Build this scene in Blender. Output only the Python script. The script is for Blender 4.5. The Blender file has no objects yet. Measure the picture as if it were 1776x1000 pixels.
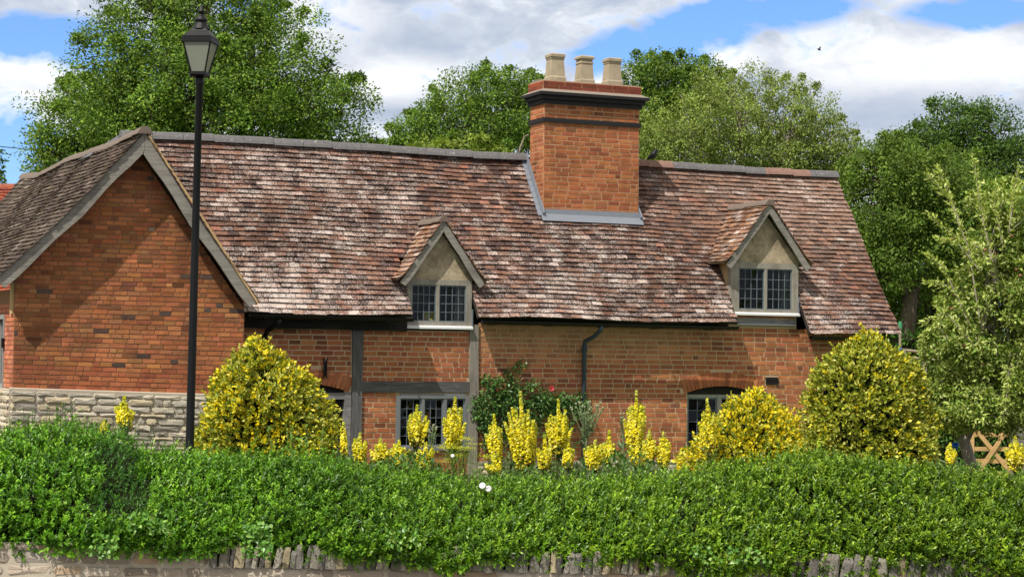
import bpy, math, random
import numpy as np
from mathutils import Vector, Matrix
random.seed(7); rng = np.random.default_rng(7)
R = math.radians
S = bpy.context.scene
C = S.collection

# ------------------------------------------------------------------ camera
F = 3450.0; W0 = 1776; ROLL = R(0.7); PITCH = math.atan(120 / F)
CAM = np.array([0.0, 0.0, 2.5])
fw = np.array([0, math.cos(PITCH), math.sin(PITCH)])
up0 = np.array([0, -math.sin(PITCH), math.cos(PITCH)]); r0 = np.array([1.0, 0, 0])
cr = r0 * math.cos(ROLL) + up0 * math.sin(ROLL); cu = up0 * math.cos(ROLL) - r0 * math.sin(ROLL)
cam = bpy.data.objects.new('camera', bpy.data.cameras.new('camera')); C.objects.link(cam)
cam.matrix_world = Matrix(((cr[0], cu[0], -fw[0], 0), (cr[1], cu[1], -fw[1], 0), (cr[2], cu[2], -fw[2], CAM[2]), (0, 0, 0, 1)))
cam.data.sensor_width = 36; cam.data.lens = 36 * F / W0
cam.data.clip_start = 0.1; cam.data.clip_end = 3000
S.camera = cam
def P(x, y, Y):                      # a point of the place seen at pixel (x, y), Y metres away
    d = fw * F + cr * (x - 888) - cu * (y - 500)
    return CAM + d * (Y / d[1])

# house frame: u along the front, v into the house
TH = R(23); D0 = 29.5
U3 = np.array([math.cos(TH), math.sin(TH), 0]); V3 = np.array([-math.sin(TH), math.cos(TH), 0])
def HW(u, v, z): return np.array([0, D0, 0]) + u * U3 + v * V3 + np.array([0, 0, z])

# ------------------------------------------------------------------ light
SUNV = (1.65 * U3 + 1.0 * V3 + np.array([0, 0, -2.8])); SUNV /= np.linalg.norm(SUNV)
sun = bpy.data.objects.new('sun', bpy.data.lights.new('sun', 'SUN')); C.objects.link(sun)
sun.rotation_euler = Vector(SUNV).to_track_quat('-Z', 'Y').to_euler()
sun.data.energy = 4.6; sun.data.angle = R(0.53); sun.data.color = (1.0, 0.95, 0.87)
elev = math.asin(-SUNV[2]); az = math.atan2(-SUNV[0], -SUNV[1])
S.view_settings.view_transform = 'Standard'; S.view_settings.look = 'None'
S.view_settings.exposure = 0.25; S.view_settings.gamma = 1

# ------------------------------------------------------------------ node helpers
def lin(c):
    return tuple(((x / 255) / 12.92 if x / 255 <= .04045 else ((x / 255 + .055) / 1.055) ** 2.4) for x in c)
def L3(r, g, b): return np.array(lin((r, g, b)))
class NT:
    def __init__(s, tree): s.t = tree; tree.nodes.clear()
    def n(s, ty, **kw):
        nd = s.t.nodes.new(ty)
        for k, v in kw.items():
            if k.startswith('_'): nd.inputs[int(k[1:])].default_value = v
            elif k in [i.name for i in nd.inputs]: nd.inputs[k].default_value = v
            else: setattr(nd, k, v)
        return nd
    def l(s, a, b): s.t.links.new(a, b)
    def math(s, op, a, b=None, clamp=False):
        nd = s.t.nodes.new('ShaderNodeMath'); nd.operation = op; nd.use_clamp = clamp
        for i, x in enumerate((a, b)):
            if x is None: continue
            if hasattr(x, 'links'): s.l(x, nd.inputs[i])
            else: nd.inputs[i].default_value = x
        return nd.outputs[0]
    def ramp(s, fac, stops):
        nd = s.t.nodes.new('ShaderNodeValToRGB'); e = nd.color_ramp.elements
        while len(e) < len(stops): e.new(0.5)
        for i, (p, c) in enumerate(stops): e[i].position = p; e[i].color = (*c, 1) if len(c) == 3 else c
        s.l(fac, nd.inputs[0]); return nd.outputs[0]
    def mix(s, fac, a, b, mode='MIX'):
        nd = s.t.nodes.new('ShaderNodeMix'); nd.data_type = 'RGBA'; nd.blend_type = mode
        for i, x in ((0, fac), (6, a), (7, b)):
            if hasattr(x, 'links'): s.l(x, nd.inputs[i])
            else: nd.inputs[i].default_value = x if i == 0 else ((*x, 1) if len(x) == 3 else x)
        return nd.outputs[2]
    def noise(s, scale, detail=3, rough=.55, vec=None, dist=0):
        nd = s.t.nodes.new('ShaderNodeTexNoise')
        nd.inputs['Scale'].default_value = scale; nd.inputs['Detail'].default_value = detail
        nd.inputs['Roughness'].default_value = rough; nd.inputs['Distortion'].default_value = dist
        if vec is not None: s.l(vec, nd.inputs['Vector'])
        return nd.outputs['Fac']

# ------------------------------------------------------------------ sky with clouds
wd = bpy.data.worlds.new('World'); S.world = wd; wd.use_nodes = True
w = NT(wd.node_tree)
tc = w.n('ShaderNodeTexCoord'); gen = tc.outputs['Generated']
sky = w.n('ShaderNodeTexSky'); sky.sky_type = 'NISHITA'; sky.sun_disc = False
sky.sun_elevation = elev; sky.sun_rotation = az; sky.ozone_density = 4; sky.dust_density = 0.2; sky.air_density = 1.0
def dirpx(x, y):
    d = fw * F + cr * (x - 888) - cu * (y - 500); return d / np.linalg.norm(d)
def blob(x, y, rx, ry, rot=0):       # soft elliptical region of the sky around a direction
    d = dirpx(x, y)
    m1 = w.n('ShaderNodeVectorMath', operation='SUBTRACT'); w.l(gen, m1.inputs[0]); m1.inputs[1].default_value = d
    m2 = w.n('ShaderNodeVectorRotate', rotation_type='Y_AXIS'); w.l(m1.outputs[0], m2.inputs['Vector']); m2.inputs['Angle'].default_value = R(rot)
    m3 = w.n('ShaderNodeVectorMath', operation='MULTIPLY'); w.l(m2.outputs[0], m3.inputs[0]); m3.inputs[1].default_value = (F / rx, 3, F / ry)
    m4 = w.n('ShaderNodeVectorMath', operation='LENGTH'); w.l(m3.outputs[0], m4.inputs[0])
    return w.math('SUBTRACT', 1.0, m4.outputs['Value'], True)
mp = w.n('ShaderNodeMapping'); w.l(gen, mp.inputs[0]); mp.inputs['Scale'].default_value = (1, 1, 1.9)
nz = w.noise(9, 8, .58, mp.outputs[0], .4); nz2 = w.noise(30, 7, .6, mp.outputs[0], .3); nz3 = w.noise(5.5, 5, .55, mp.outputs[0], .2)
gap = None
for b in [(90, 66, 240, 52, 0), (190, 100, 150, 40, -10), (20, 275, 160, 110, 0), (1180, 62, 260, 46, 12), (1060, 95, 120, 40, 15), (1330, 20, 230, 45, 5), (1700, 22, 170, 38, 0), (430, 12, 80, 40, 0), (1150, 88, 100, 45, 0), (-300, 200, 200, 150, 0), (2100, 150, 250, 120, 0)]:
    v = blob(*b); gap = v if gap is None else w.math('MAXIMUM', gap, v)
g2 = w.math('ADD', w.math('MULTIPLY', gap, 1.5), w.math('MULTIPLY', w.math('SUBTRACT', nz2, 0.5), 2.4))
gm = w.ramp(g2, [(0.2, (0, 0, 0)), (0.72, (1, 1, 1))])
shade = w.math('ADD', w.math('MULTIPLY', nz, .4), w.math('MULTIPLY', nz2, .6))
cloudc = w.ramp(shade, [(0.34, (0.36, 0.43, 0.57)), (0.46, (0.50, 0.56, 0.68)), (0.53, (0.64, 0.69, 0.77)), (0.60, (0.90, 0.93, 0.96))])
for b in [(40, 110, 90, 50, 0), (110, 110, 90, 50, 0), (680, 135, 150, 60, 0), (1250, 105, 90, 40, 0), (1560, 120, 260, 80, 0), (1730, 100, 120, 60, 0), (60, 200, 170, 80, 0), (560, 40, 160, 60, 0)]:
    v = w.math('MULTIPLY', blob(*b), w.math('MULTIPLY', nz2, 3.0), True)
    cloudc = w.mix(v, cloudc, (0.95, 0.96, 0.98))
for b in [(1480, 185, 330, 60, 0), (760, 60, 420, 70, 0), (1700, 210, 200, 80, 0), (60, 30, 60, 30, 0)]:
    v = w.math('MULTIPLY', blob(*b), w.math('MULTIPLY', nz, 1.3), True)
    cloudc = w.mix(v, cloudc, (0.42, 0.49, 0.62))
nish = w.n('ShaderNodeVectorMath', operation='MULTIPLY'); w.l(sky.outputs[0], nish.inputs[0]); nish.inputs[1].default_value = (0.80, 1.04, 1.5)
cs = w.n('ShaderNodeVectorMath', operation='SCALE'); w.l(cloudc, cs.inputs[0]); cs.inputs['Scale'].default_value = 9.5
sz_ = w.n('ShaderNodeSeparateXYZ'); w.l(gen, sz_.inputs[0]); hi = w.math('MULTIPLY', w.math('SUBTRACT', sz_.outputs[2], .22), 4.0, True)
mixs = w.mix(hi, w.mix(gm, cs.outputs[0], nish.outputs[0]), (6.9, 6.6, 6.1))  # warm white added to the unseen upper sky, making the ambient light less blue
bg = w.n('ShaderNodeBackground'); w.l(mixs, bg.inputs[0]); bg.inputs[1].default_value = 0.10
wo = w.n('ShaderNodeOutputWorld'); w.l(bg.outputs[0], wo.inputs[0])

# ------------------------------------------------------------------ materials
def newmat(name):
    m = bpy.data.materials.new(name); m.use_nodes = True; return m, NT(m.node_tree)
def finish(t, col, rough=.8, bump=None, bstr=.3, bdist=.01, spec=.3, metal=0):
    p = t.n('ShaderNodeBsdfPrincipled'); o = t.n('ShaderNodeOutputMaterial')
    if hasattr(col, 'links'): t.l(col, p.inputs['Base Color'])
    else: p.inputs['Base Color'].default_value = (*col, 1)
    if hasattr(rough, 'links'): t.l(rough, p.inputs['Roughness'])
    else: p.inputs['Roughness'].default_value = rough
    p.inputs['Specular IOR Level'].default_value = spec; p.inputs['Metallic'].default_value = metal
    if bump is not None:
        b = t.n('ShaderNodeBump'); b.inputs['Strength'].default_value = bstr; b.inputs['Distance'].default_value = bdist
        t.l(bump, b.inputs['Height']); t.l(b.outputs[0], p.inputs['Normal'])
    t.l(p.outputs[0], o.inputs[0]); return p
def objvec(t): return t.n('ShaderNodeTexCoord').outputs['Object']
def colattr(t): return t.n('ShaderNodeVertexColor', layer_name='Col')
def m_brick():
    m, t = newmat('brick'); v = objvec(t); a = colattr(t)
    n1 = t.noise(60, 4, .65, v); n2 = t.noise(1.3, 4, .6, v); n3 = t.noise(14, 3, .6, v)
    c = t.mix(t.math('MULTIPLY', n1, .55), a.outputs[0], t.mix(1.0, a.outputs[0], (.55, .5, .5), 'MULTIPLY'))
    st = t.ramp(n2, [(.50, (0, 0, 0)), (.72, (1, 1, 1))])
    c = t.mix(t.math('MULTIPLY', st, .45), c, lin((88, 60, 44)))
    sm = t.ramp(t.noise(4.5, 5, .7, v), [(.5, (0, 0, 0)), (.7, (1, 1, 1))]); c = t.mix(t.math('MULTIPLY', sm, .35), c, lin((70, 50, 40)))
    ef = t.ramp(t.noise(22, 4, .7, v), [(.64, (0, 0, 0)), (.74, (1, 1, 1))])
    c = t.mix(t.math('MULTIPLY', ef, .35), c, lin((190, 160, 135)))
    finish(t, c, .92, t.math('ADD', n1, t.math('MULTIPLY', n3, 1.5)), .6, .006, .15); return m
def m_mortar(name, c0, c1):
    m, t = newmat(name); v = objvec(t); n = t.noise(25, 5, .7, v)
    finish(t, t.mix(n, lin(c0), lin(c1)), .95, t.noise(120, 3, .7, v), .5, .006, .1); return m
def m_tile(name, lich=(188, 172, 162)):
    m, t = newmat(name); v = objvec(t); a = colattr(t)
    nf = t.noise(50, 6, .75, v); ng = t.noise(110, 3, .6, v)
    c = t.mix(t.math('MULTIPLY', ng, .7), a.outputs[0], t.mix(1.0, a.outputs[0], (.5, .45, .45), 'MULTIPLY'))
    dk = t.ramp(t.noise(22, 5, .75, v), [(.50, (0, 0, 0)), (.60, (1, 1, 1))])
    c = t.mix(t.math('MULTIPLY', dk, .55), c, lin((52, 40, 38)))
    k = t.math('ADD', t.math('MULTIPLY', nf, 2.4), t.math('ADD', t.math('MULTIPLY', t.noise(3.2, 5, .65, v), .9), t.math('SUBTRACT', a.outputs[1], 2.10)))
    k = t.ramp(k, [(0.0, (0, 0, 0)), (.34, (1, 1, 1))])
    lc = t.mix(ng, lin(lich), lin((218, 206, 198)))
    c = t.mix(t.math('MULTIPLY', k, .82), c, lc)
    mo = t.ramp(t.noise(7, 4, .7, v), [(.62, (0, 0, 0)), (.72, (1, 1, 1))])
    c = t.mix(t.math('MULTIPLY', mo, .3), c, lin((120, 112, 70)))
    finish(t, c, .9, t.math('ADD', nf, ng), .5, .006, .15); return m
def m_stone(name='rubble_stone'):
    m, t = newmat(name); v = objvec(t); a = colattr(t)
    n1 = t.noise(9, 6, .7, v); n2 = t.noise(50, 5, .7, v)
    c = t.mix(t.math('MULTIPLY', n1, .8), a.outputs[0], t.mix(1.0, a.outputs[0], (.55, .52, .5), 'MULTIPLY'))
    wl = t.ramp(n2, [(.6, (0, 0, 0)), (.7, (1, 1, 1))])
    c = t.mix(t.math('MULTIPLY', wl, .4), c, lin((225, 218, 205)))
    finish(t, c, .95, t.math('ADD', t.math('MULTIPLY', n1, 2), n2), .8, .012, .1); return m
def m_wood(name, c0, c1, axis='Z', scale=6):
    m, t = newmat(name); v = objvec(t); mp = t.n('ShaderNodeMapping'); t.l(v, mp.inputs[0])
    s = [22, 22, 22]; s['XYZ'.index(axis)] = 1.6; mp.inputs['Scale'].default_value = s
    n = t.noise(1.6, 7, .7, mp.outputs[0], .5); b = t.noise(2.0, 4, .6, v)
    k = t.ramp(n, [(.3, (0, 0, 0)), (.7, (1, 1, 1))])
    c = t.mix(k, lin(c0), lin(c1)); c = t.mix(t.math('MULTIPLY', t.ramp(b, [(.5, (0, 0, 0)), (.7, (1, 1, 1))]), .5), c, lin((70, 66, 64)))
    finish(t, c, .85, n, .6, .01, .2); return m
def m_plain(name, c, rough=.6, var=.2, spec=.3, metal=0, sc=20, bs=.15):
    m, t = newmat(name); v = objvec(t); n = t.noise(sc, 5, .6, v)
    cc = lin(c); c2 = tuple(x * (1 - var) for x in cc)
    finish(t, t.mix(n, cc, c2), rough, n, bs, .004, spec, metal); return m
def m_glass():
    m, t = newmat('window_glass'); v = objvec(t)
    g = t.n('ShaderNodeBsdfGlossy'); g.inputs['Color'].default_value = (.45, .47, .5, 1); g.inputs['Roughness'].default_value = .03
    tr = t.n('ShaderNodeBsdfTransparent'); tr.inputs[0].default_value = (.75, .8, .78, 1)
    b = t.n('ShaderNodeBump'); b.inputs['Strength'].default_value = .4; b.inputs['Distance'].default_value = .02; t.l(t.noise(5, 2, .5, v), b.inputs['Height']); t.l(b.outputs[0], g.inputs['Normal'])
    fr = t.n('ShaderNodeFresnel'); fr.inputs[0].default_value = 1.5
    mx = t.n('ShaderNodeMixShader'); t.l(fr.outputs[0], mx.inputs[0]); t.l(tr.outputs[0], mx.inputs[1]); t.l(g.outputs[0], mx.inputs[2])
    o = t.n('ShaderNodeOutputMaterial'); t.l(mx.outputs[0], o.inputs[0]); return m
def m_lampglass():
    m, t = newmat('frosted_glass'); v = objvec(t)
    d = t.n('ShaderNodeBsdfDiffuse'); d.inputs[0].default_value = (*lin((168, 174, 158)), 1)
    tl = t.n('ShaderNodeBsdfTranslucent'); tl.inputs[0].default_value = (*lin((200, 205, 185)), 1)
    g = t.n('ShaderNodeBsdfGlossy'); g.inputs['Roughness'].default_value = .25
    mx = t.n('ShaderNodeMixShader'); mx.inputs[0].default_value = .45; t.l(d.outputs[0], mx.inputs[1]); t.l(tl.outputs[0], mx.inputs[2])
    m2 = t.n('ShaderNodeMixShader'); m2.inputs[0].default_value = .1; t.l(mx.outputs[0], m2.inputs[1]); t.l(g.outputs[0], m2.inputs[2])
    o = t.n('ShaderNodeOutputMaterial'); t.l(m2.outputs[0], o.inputs[0]); return m
def m_leaf(name, trans=.3, rough=.42, spec=.45, tint=(1.15, 1.1, .5)):
    m, t = newmat(name); a = colattr(t)
    p = t.n('ShaderNodeBsdfPrincipled'); t.l(a.outputs[0], p.inputs['Base Color']); p.inputs['Roughness'].default_value = rough
    p.inputs['Specular IOR Level'].default_value = spec * .7
    tl = t.n('ShaderNodeBsdfTranslucent'); t.l(t.mix(1.0, a.outputs[0], tint, 'MULTIPLY'), tl.inputs[0])
    mx = t.n('ShaderNodeMixShader'); mx.inputs[0].default_value = trans; t.l(p.outputs[0], mx.inputs[1]); t.l(tl.outputs[0], mx.inputs[2])
    o = t.n('ShaderNodeOutputMaterial'); t.l(mx.outputs[0], o.inputs[0]); return m
def m_grass(name, c0, c1):
    m, t = newmat(name); v = objvec(t)
    c = t.mix(t.ramp(t.noise(.35, 5, .6, v), [(.35, (0, 0, 0)), (.65, (1, 1, 1))]), lin(c0), lin(c1))
    finish(t, c, .95, t.noise(8, 4, .7, v), .8, .05, .1); return m
M = {}
M['brick'] = m_brick()
M['mortar_pale'] = m_mortar('pale_lime_mortar', (208, 182, 148), (172, 144, 116))
M['mortar_dark'] = m_mortar('weathered_mortar', (160, 120, 92), (122, 88, 66))
M['tile'] = m_tile('clay_tile'); M['tile_moss'] = m_tile('mossy_clay_tile', (165, 155, 138))
M['stone'] = m_stone(); M['stone_mortar'] = m_mortar('stone_mortar', (196, 186, 168), (156, 146, 130))
M['oak'] = m_wood('weathered_oak', (112, 106, 98), (158, 150, 140))
M['oak_x'] = m_wood('weathered_oak_beam', (96, 94, 94), (150, 148, 146), 'X')
M['oak_dark'] = m_wood('blackened_oak', (24, 22, 21), (46, 42, 40), 'X')
M['barge'] = m_wood('weathered_bargeboard', (116, 111, 104), (156, 151, 142), 'X')
M['frame'] = m_plain('window_frame_grey', (152, 150, 144), .7, .25)
M['cames'] = m_plain('lead_cames', (112, 122, 126), .45, .2, .5)
M['lead'] = m_plain('sheet_lead', (128, 134, 144), .5, .25, .5, .0, 12)
M['lead_ridge'] = m_plain('grey_ridge_tile', (108, 106, 110), .8, .35, .3, 0, 14, .5)
M['white'] = m_plain('white_paint', (218, 218, 216), .6, .15)
m_, t_ = newmat('stained_render'); v_ = objvec(t_); a_ = t_.ramp(t_.noise(2.6, 6, .75, v_), [(.35, lin((122, 110, 92))), (.52, lin((170, 154, 128))), (.7, lin((196, 182, 156)))])
b_ = t_.ramp(t_.noise(11, 5, .7, v_), [(.5, (0, 0, 0)), (.68, (1, 1, 1))]); finish(t_, t_.mix(t_.math('MULTIPLY', b_, .4), a_, lin((110, 96, 78))), .95, t_.noise(30, 5, .7, v_), .5, .01, .1); M['render'] = m_
M['black_iron'] = m_plain('black_iron', (14, 14, 16), .5, .2, .3)
M['black_brick'] = m_plain('black_brick', (38, 36, 38), .7, .35, .3, 0, 30, .5)
M['pipe'] = m_plain('blue_grey_pipe', (58, 70, 80), .5, .2, .4)
M['pot'] = m_plain('buff_clay_pot', (190, 174, 148), .9, .6, .2, 0, 5, .4)
M['cement'] = m_plain('cement', (140, 130, 118), .95, .3, .1, 0, 15, .6)
M['glass'] = m_glass(); M['lamp_glass'] = m_lampglass()
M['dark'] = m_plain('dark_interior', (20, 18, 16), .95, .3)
M['curtain'] = m_plain('grey_curtain', (120, 120, 118), .9, .2)
M['ochre'] = m_plain('ochre_card', (170, 160, 98), .9, .2)
M['leaf'] = m_leaf('leaf', .32, .5, .3); M['leaf_gloss'] = m_leaf('glossy_leaf', .25, .36, .4)
M['petal'] = m_leaf('petal', .35, .6, .2, (1, 1, .8))
M['bark'] = m_wood('bark', (70, 60, 50), (104, 92, 78)); M['bark_pale'] = m_wood('pale_bark', (120, 110, 96), (190, 180, 164))
M['stem'] = m_plain('green_stem', (92, 108, 60), .7, .3)
M['gate'] = m_wood('new_pine', (180, 144, 98), (206, 168, 118), 'X')
M['wood_pale'] = m_wood('pale_rail', (140, 126, 108), (176, 162, 142), 'X')
M['soil'] = m_plain('soil', (62, 48, 36), .95, .4, .1, 0, 6, .8)
M['inner_core'] = m_plain('twig_coloured_core', (34, 36, 20), .95, .4, .1, 0, 20, .8)

# ------------------------------------------------------------------ mesh helpers
def tag(o, label=None, cat=None, group=None, kind=None):
    if label: o['label'] = label
    if cat: o['category'] = cat
    if group: o['group'] = group
    if kind: o['kind'] = kind
    return o
def empty(name, loc, rz=0, label=None, cat=None, group=None):
    o = bpy.data.objects.new(name, None); C.objects.link(o); o.empty_display_size = .2
    o.location = loc; o.rotation_euler = (0, 0, rz); tag(o, label, cat, group); return o
class MB:
    def __init__(s): s.v = []; s.f = []; s.c = []; s.bv = []; s.bf = []; s.bc = []; s.nb = 0
    def face(s, pts, c=(1, 1, 1, 0)):
        i = len(s.v); s.v += [tuple(p) for p in pts]; s.f.append(tuple(range(i, i + len(pts)))); s.c += [tuple(c)] * len(pts)
    def poly(s, vs, fs, c=(1, 1, 1, 0)):
        i = len(s.v); s.v += [tuple(p) for p in vs]; s.f += [tuple(i + k for k in f) for f in fs]; s.c += [tuple(c)] * len(vs)
    def hexa(s, q, c=(1, 1, 1, 0)):   # 8 corners: bottom 0-3, top 4-7
        s.poly(q, [(3, 2, 1, 0), (4, 5, 6, 7), (0, 1, 5, 4), (1, 2, 6, 5), (2, 3, 7, 6), (3, 0, 4, 7)], c)
    def box(s, x0, x1, y0, y1, z0, z1, c=(1, 1, 1, 0)):
        s.hexa([(x0, y0, z0), (x1, y0, z0), (x1, y1, z0), (x0, y1, z0), (x0, y0, z1), (x1, y0, z1), (x1, y1, z1), (x0, y1, z1)], c)
    def prism(s, prof, fn0, fn1, c=(1, 1, 1, 0)):    # profile points mapped by two functions
        n = len(prof); s.poly([fn0(p) for p in prof] + [fn1(p) for p in prof],
                              [tuple(reversed(range(n))), tuple(range(n, 2 * n))] + [(i, (i + 1) % n, n + (i + 1) % n, n + i) for i in range(n)], c)
    def tube(s, pts, rad, n=6, c=(1, 1, 1, 0), cap=True):
        pts = [np.array(p, float) for p in pts]
        if not hasattr(rad, '__len__'): rad = [rad] * len(pts)
        vs = []; prev = None
        for i, p in enumerate(pts):
            d = pts[min(i + 1, len(pts) - 1)] - pts[max(i - 1, 0)]; d = d / (np.linalg.norm(d) + 1e-9)
            a = np.array([1., 0, 0]) if abs(d[0]) < .8 else np.array([0, 1., 0])
            if prev is not None: a = prev
            a = a - d * (a @ d); a /= np.linalg.norm(a) + 1e-9; b = np.cross(d, a); prev = a
            for k in range(n): t = 2 * math.pi * k / n; vs.append(p + (a * math.cos(t) + b * math.sin(t)) * rad[i])
        fs = [(i * n + k, i * n + (k + 1) % n, (i + 1) * n + (k + 1) % n, (i + 1) * n + k) for i in range(len(pts) - 1) for k in range(n)]
        if cap: fs += [tuple(reversed(range(n))), tuple(range((len(pts) - 1) * n, len(pts) * n))]
        s.poly(vs, fs, c)
    def lathe(s, prof, cx, cy, n=20, c=(1, 1, 1, 0), sq=False, rot=0):
        vs = []
        for (r, z) in prof:
            for k in range(n):
                t = 2 * math.pi * k / n + rot; vs.append((cx + r * math.cos(t), cy + r * math.sin(t), z))
        fs = [(i * n + k, i * n + (k + 1) % n, (i + 1) * n + (k + 1) % n, (i + 1) * n + k) for i in range(len(prof) - 1) for k in range(n)]
        fs += [tuple(reversed(range(n))), tuple(range((len(prof) - 1) * n, len(prof) * n))]
        s.poly(vs, fs, c)
    def leaves(s, pos, ax, nr, Ln, Wd, col, fold=.18):
        N = len(pos)
        if N == 0: return
        ax = ax / (np.linalg.norm(ax, axis=1, keepdims=True) + 1e-9)
        sd = np.cross(ax, nr); sd /= np.linalg.norm(sd, axis=1, keepdims=True) + 1e-9
        n2 = np.cross(sd, ax); Ln = np.broadcast_to(Ln, N)[:, None]; Wd = np.broadcast_to(Wd, N)[:, None]
        b = pos; tip = pos + ax * Ln; mid = pos + ax * Ln * .45
        l = mid + sd * Wd * .5 + n2 * Wd * fold; r = mid - sd * Wd * .5 + n2 * Wd * fold
        v = np.stack([b, r, tip, l], 1).reshape(-1, 3)
        k = np.arange(N)[:, None] * 4 + s.nb
        f = np.stack([k + 0, k + 1, k + 2, k + 0, k + 2, k + 3], 2).reshape(-1, 3)
        s.bv.append(v); s.bf.append(f); s.nb += 4 * N
        c = np.ones((N, 4)); c[:, :3] = col; s.bc.append(np.repeat(c, 4, axis=0))
    def build(s, name, mat, parent=None, smooth=False):
        me = bpy.data.meshes.new(name)
        nv = len(s.v); V = [np.array(s.v, float).reshape(-1, 3)] + s.bv; V = np.concatenate(V)
        loops = [i for f in s.f for i in f]; sizes = [len(f) for f in s.f]
        LP = [np.array(loops, np.int32)] + [(b.reshape(-1) + nv).astype(np.int32) for b in s.bf]; LP = np.concatenate(LP)
        SZ = np.concatenate([np.array(sizes, np.int32)] + [np.full(len(b), 3, np.int32) for b in s.bf])
        me.vertices.add(len(V)); me.vertices.foreach_set('co', V.astype(np.float32).ravel())
        me.loops.add(len(LP)); me.loops.foreach_set('vertex_index', LP)
        st = np.concatenate([[0], np.cumsum(SZ)[:-1]]).astype(np.int32)
        me.polygons.add(len(SZ)); me.polygons.foreach_set('loop_start', st); me.polygons.foreach_set('loop_total', SZ)
        me.update(calc_edges=True); me.validate()
        me.polygons.foreach_set('use_smooth', np.full(len(SZ), smooth))
        CL = np.concatenate([np.array(s.c, float).reshape(-1, 4)] + s.bc)
        at = me.color_attributes.new('Col', 'FLOAT_COLOR', 'POINT'); at.data.foreach_set('color', CL.astype(np.float32).ravel())
        me.materials.append(mat)
        o = bpy.data.objects.new(name, me); C.objects.link(o)
        if parent is not None: o.parent = parent
        return o
def sn(x, y=0.0):     # smooth pseudo noise
    return math.sin(x * 1.7 + 1.3 * math.sin(y * .9 + 2)) * .5 + math.sin(x * .73 + y * 1.9 + 4) * .3 + math.sin(x * 3.1 - y * 2.3) * .2

# ================================================================== GROUND
g = MB(); g.face([(-400, -60, 0), (400, -60, 0), (400, 900, 0), (-400, 900, 0)]); tag(g.build('ground', m_grass('meadow_grass', (120, 140, 76), (86, 112, 54))), kind='structure')
g = MB(); g.face([(-40, 16.2, .004), (40, 16.2, .004), (40, 27.0, .004), (-40, 27.0, .004)]); tag(g.build('flower_bed_soil', M['soil']), kind='structure')
g = MB(); g.face([(-60, -20, .004), (60, -20, .004), (60, 13.3, .004), (-60, 13.3, .004)]); tag(g.build('road', m_plain('asphalt', (66, 66, 68), .9, .3, .2, 0, 30, .5)), kind='structure')
g = MB(); g.box(-60, 60, 13.3, 15.7, -.05, .13); tag(g.build('pavement', m_plain('paving', (140, 134, 124), .9, .25, .2, 0, 12, .5)), kind='structure')

# ================================================================== COTTAGE
house = empty('cottage', (0, D0, 0), TH, 'old red brick cottage with lichened clay tile roof, side gable and two dormers', 'cottage')
def jit(s): return random.uniform(-s, s)
BR_GABLE = [L3(194, 122, 80), L3(202, 130, 86), L3(184, 112, 74), L3(172, 102, 70), L3(190, 126, 78), L3(212, 144, 98), L3(196, 118, 78), L3(160, 112, 80), L3(176, 128, 84)]
BR_MAIN = [L3(184, 112, 76), L3(168, 98, 68), L3(196, 124, 82), L3(178, 114, 78), L3(156, 90, 66), L3(198, 134, 90)]
BR_CHIM = [L3(184, 110, 68), L3(192, 120, 76), L3(168, 98, 64), L3(180, 110, 70), L3(154, 90, 66), L3(188, 128, 84)]
for _p in (BR_GABLE, BR_MAIN, BR_CHIM):
    _m = sum(_p) / len(_p)
    for _i in range(len(_p)): _p[_i] = _p[_i] * .6 + _m * .4
def brick_wall(mb, fn, rows, z0, z1, ch, bl, joint, proud, pal, dark=.05, vary=None, hdr=.12):
    """fn(s, z, out) -> 3D point; rows(z) -> list of (s0, s1) spans of wall at height z"""
    k = 0; z = z0
    while z + ch * .6 < z1:
        zt = min(z + ch, z1); wob = jit(.002)
        for (s0, s1) in rows((z + zt) / 2):
            s = s0 - (bl * .5 if k % 2 else 0) - random.uniform(0, .03)
            while s < s1 - .01:
                b = bl * (.5 if random.random() < hdr else random.uniform(.82, 1.06)) + jit(.008)
                a0 = max(s, s0); a1 = min(s + b, s1)
                if a1 - a0 > .03:
                    c = random.choice(pal) * random.uniform(.82, 1.15)
                    rr = random.random()
                    if rr < dark: c = c * .45 + L3(84, 62, 54) * .5 * random.uniform(.6, 1.4)
                    c = c * (1 + .13 * sn(a0 * 1.7, z * 2.1)) * np.array([1, random.uniform(.9, 1.1), random.uniform(.88, 1.12)])
                    if vary: c = vary(c, (a0 + a1) / 2, (z + zt) / 2)
                    j = joint / 2; p = proud + jit(proud * .35); ih = .003
                    x0, x1, y0, y1 = a0 + j, a1 - j, z + j + wob, zt - j + wob
                    q = [(x0 + jit(.002), y0 + jit(.002)), (x1 + jit(.002), y0 + jit(.002)), (x1 + jit(.002), y1 + jit(.002)), (x0 + jit(.002), y1 + jit(.002))]
                    vs = [fn(x, y, -.004) for x, y in q]
                    cx = (x0 + x1) / 2; cy = (y0 + y1) / 2
                    vs += [fn(x + (ih if x < cx else -ih), y + (ih if y < cy else -ih), p + jit(.001)) for x, y in q]
                    mb.poly(vs, [(4, 5, 6, 7), (0, 1, 5, 4), (1, 2, 6, 5), (2, 3, 7, 6), (3, 0, 4, 7)], (*c, 0))
                s += b
        z += ch; k += 1
def spans_minus(s0, s1, holes):
    out = [(s0, s1)]
    for h0, h1 in holes:
        nx = []
        for a, b in out:
            if h1 <= a or h0 >= b: nx.append((a, b)); continue
            if h0 > a: nx.append((a, h0))
            if h1 < b: nx.append((h1, b))
        out = nx
    return out

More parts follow.
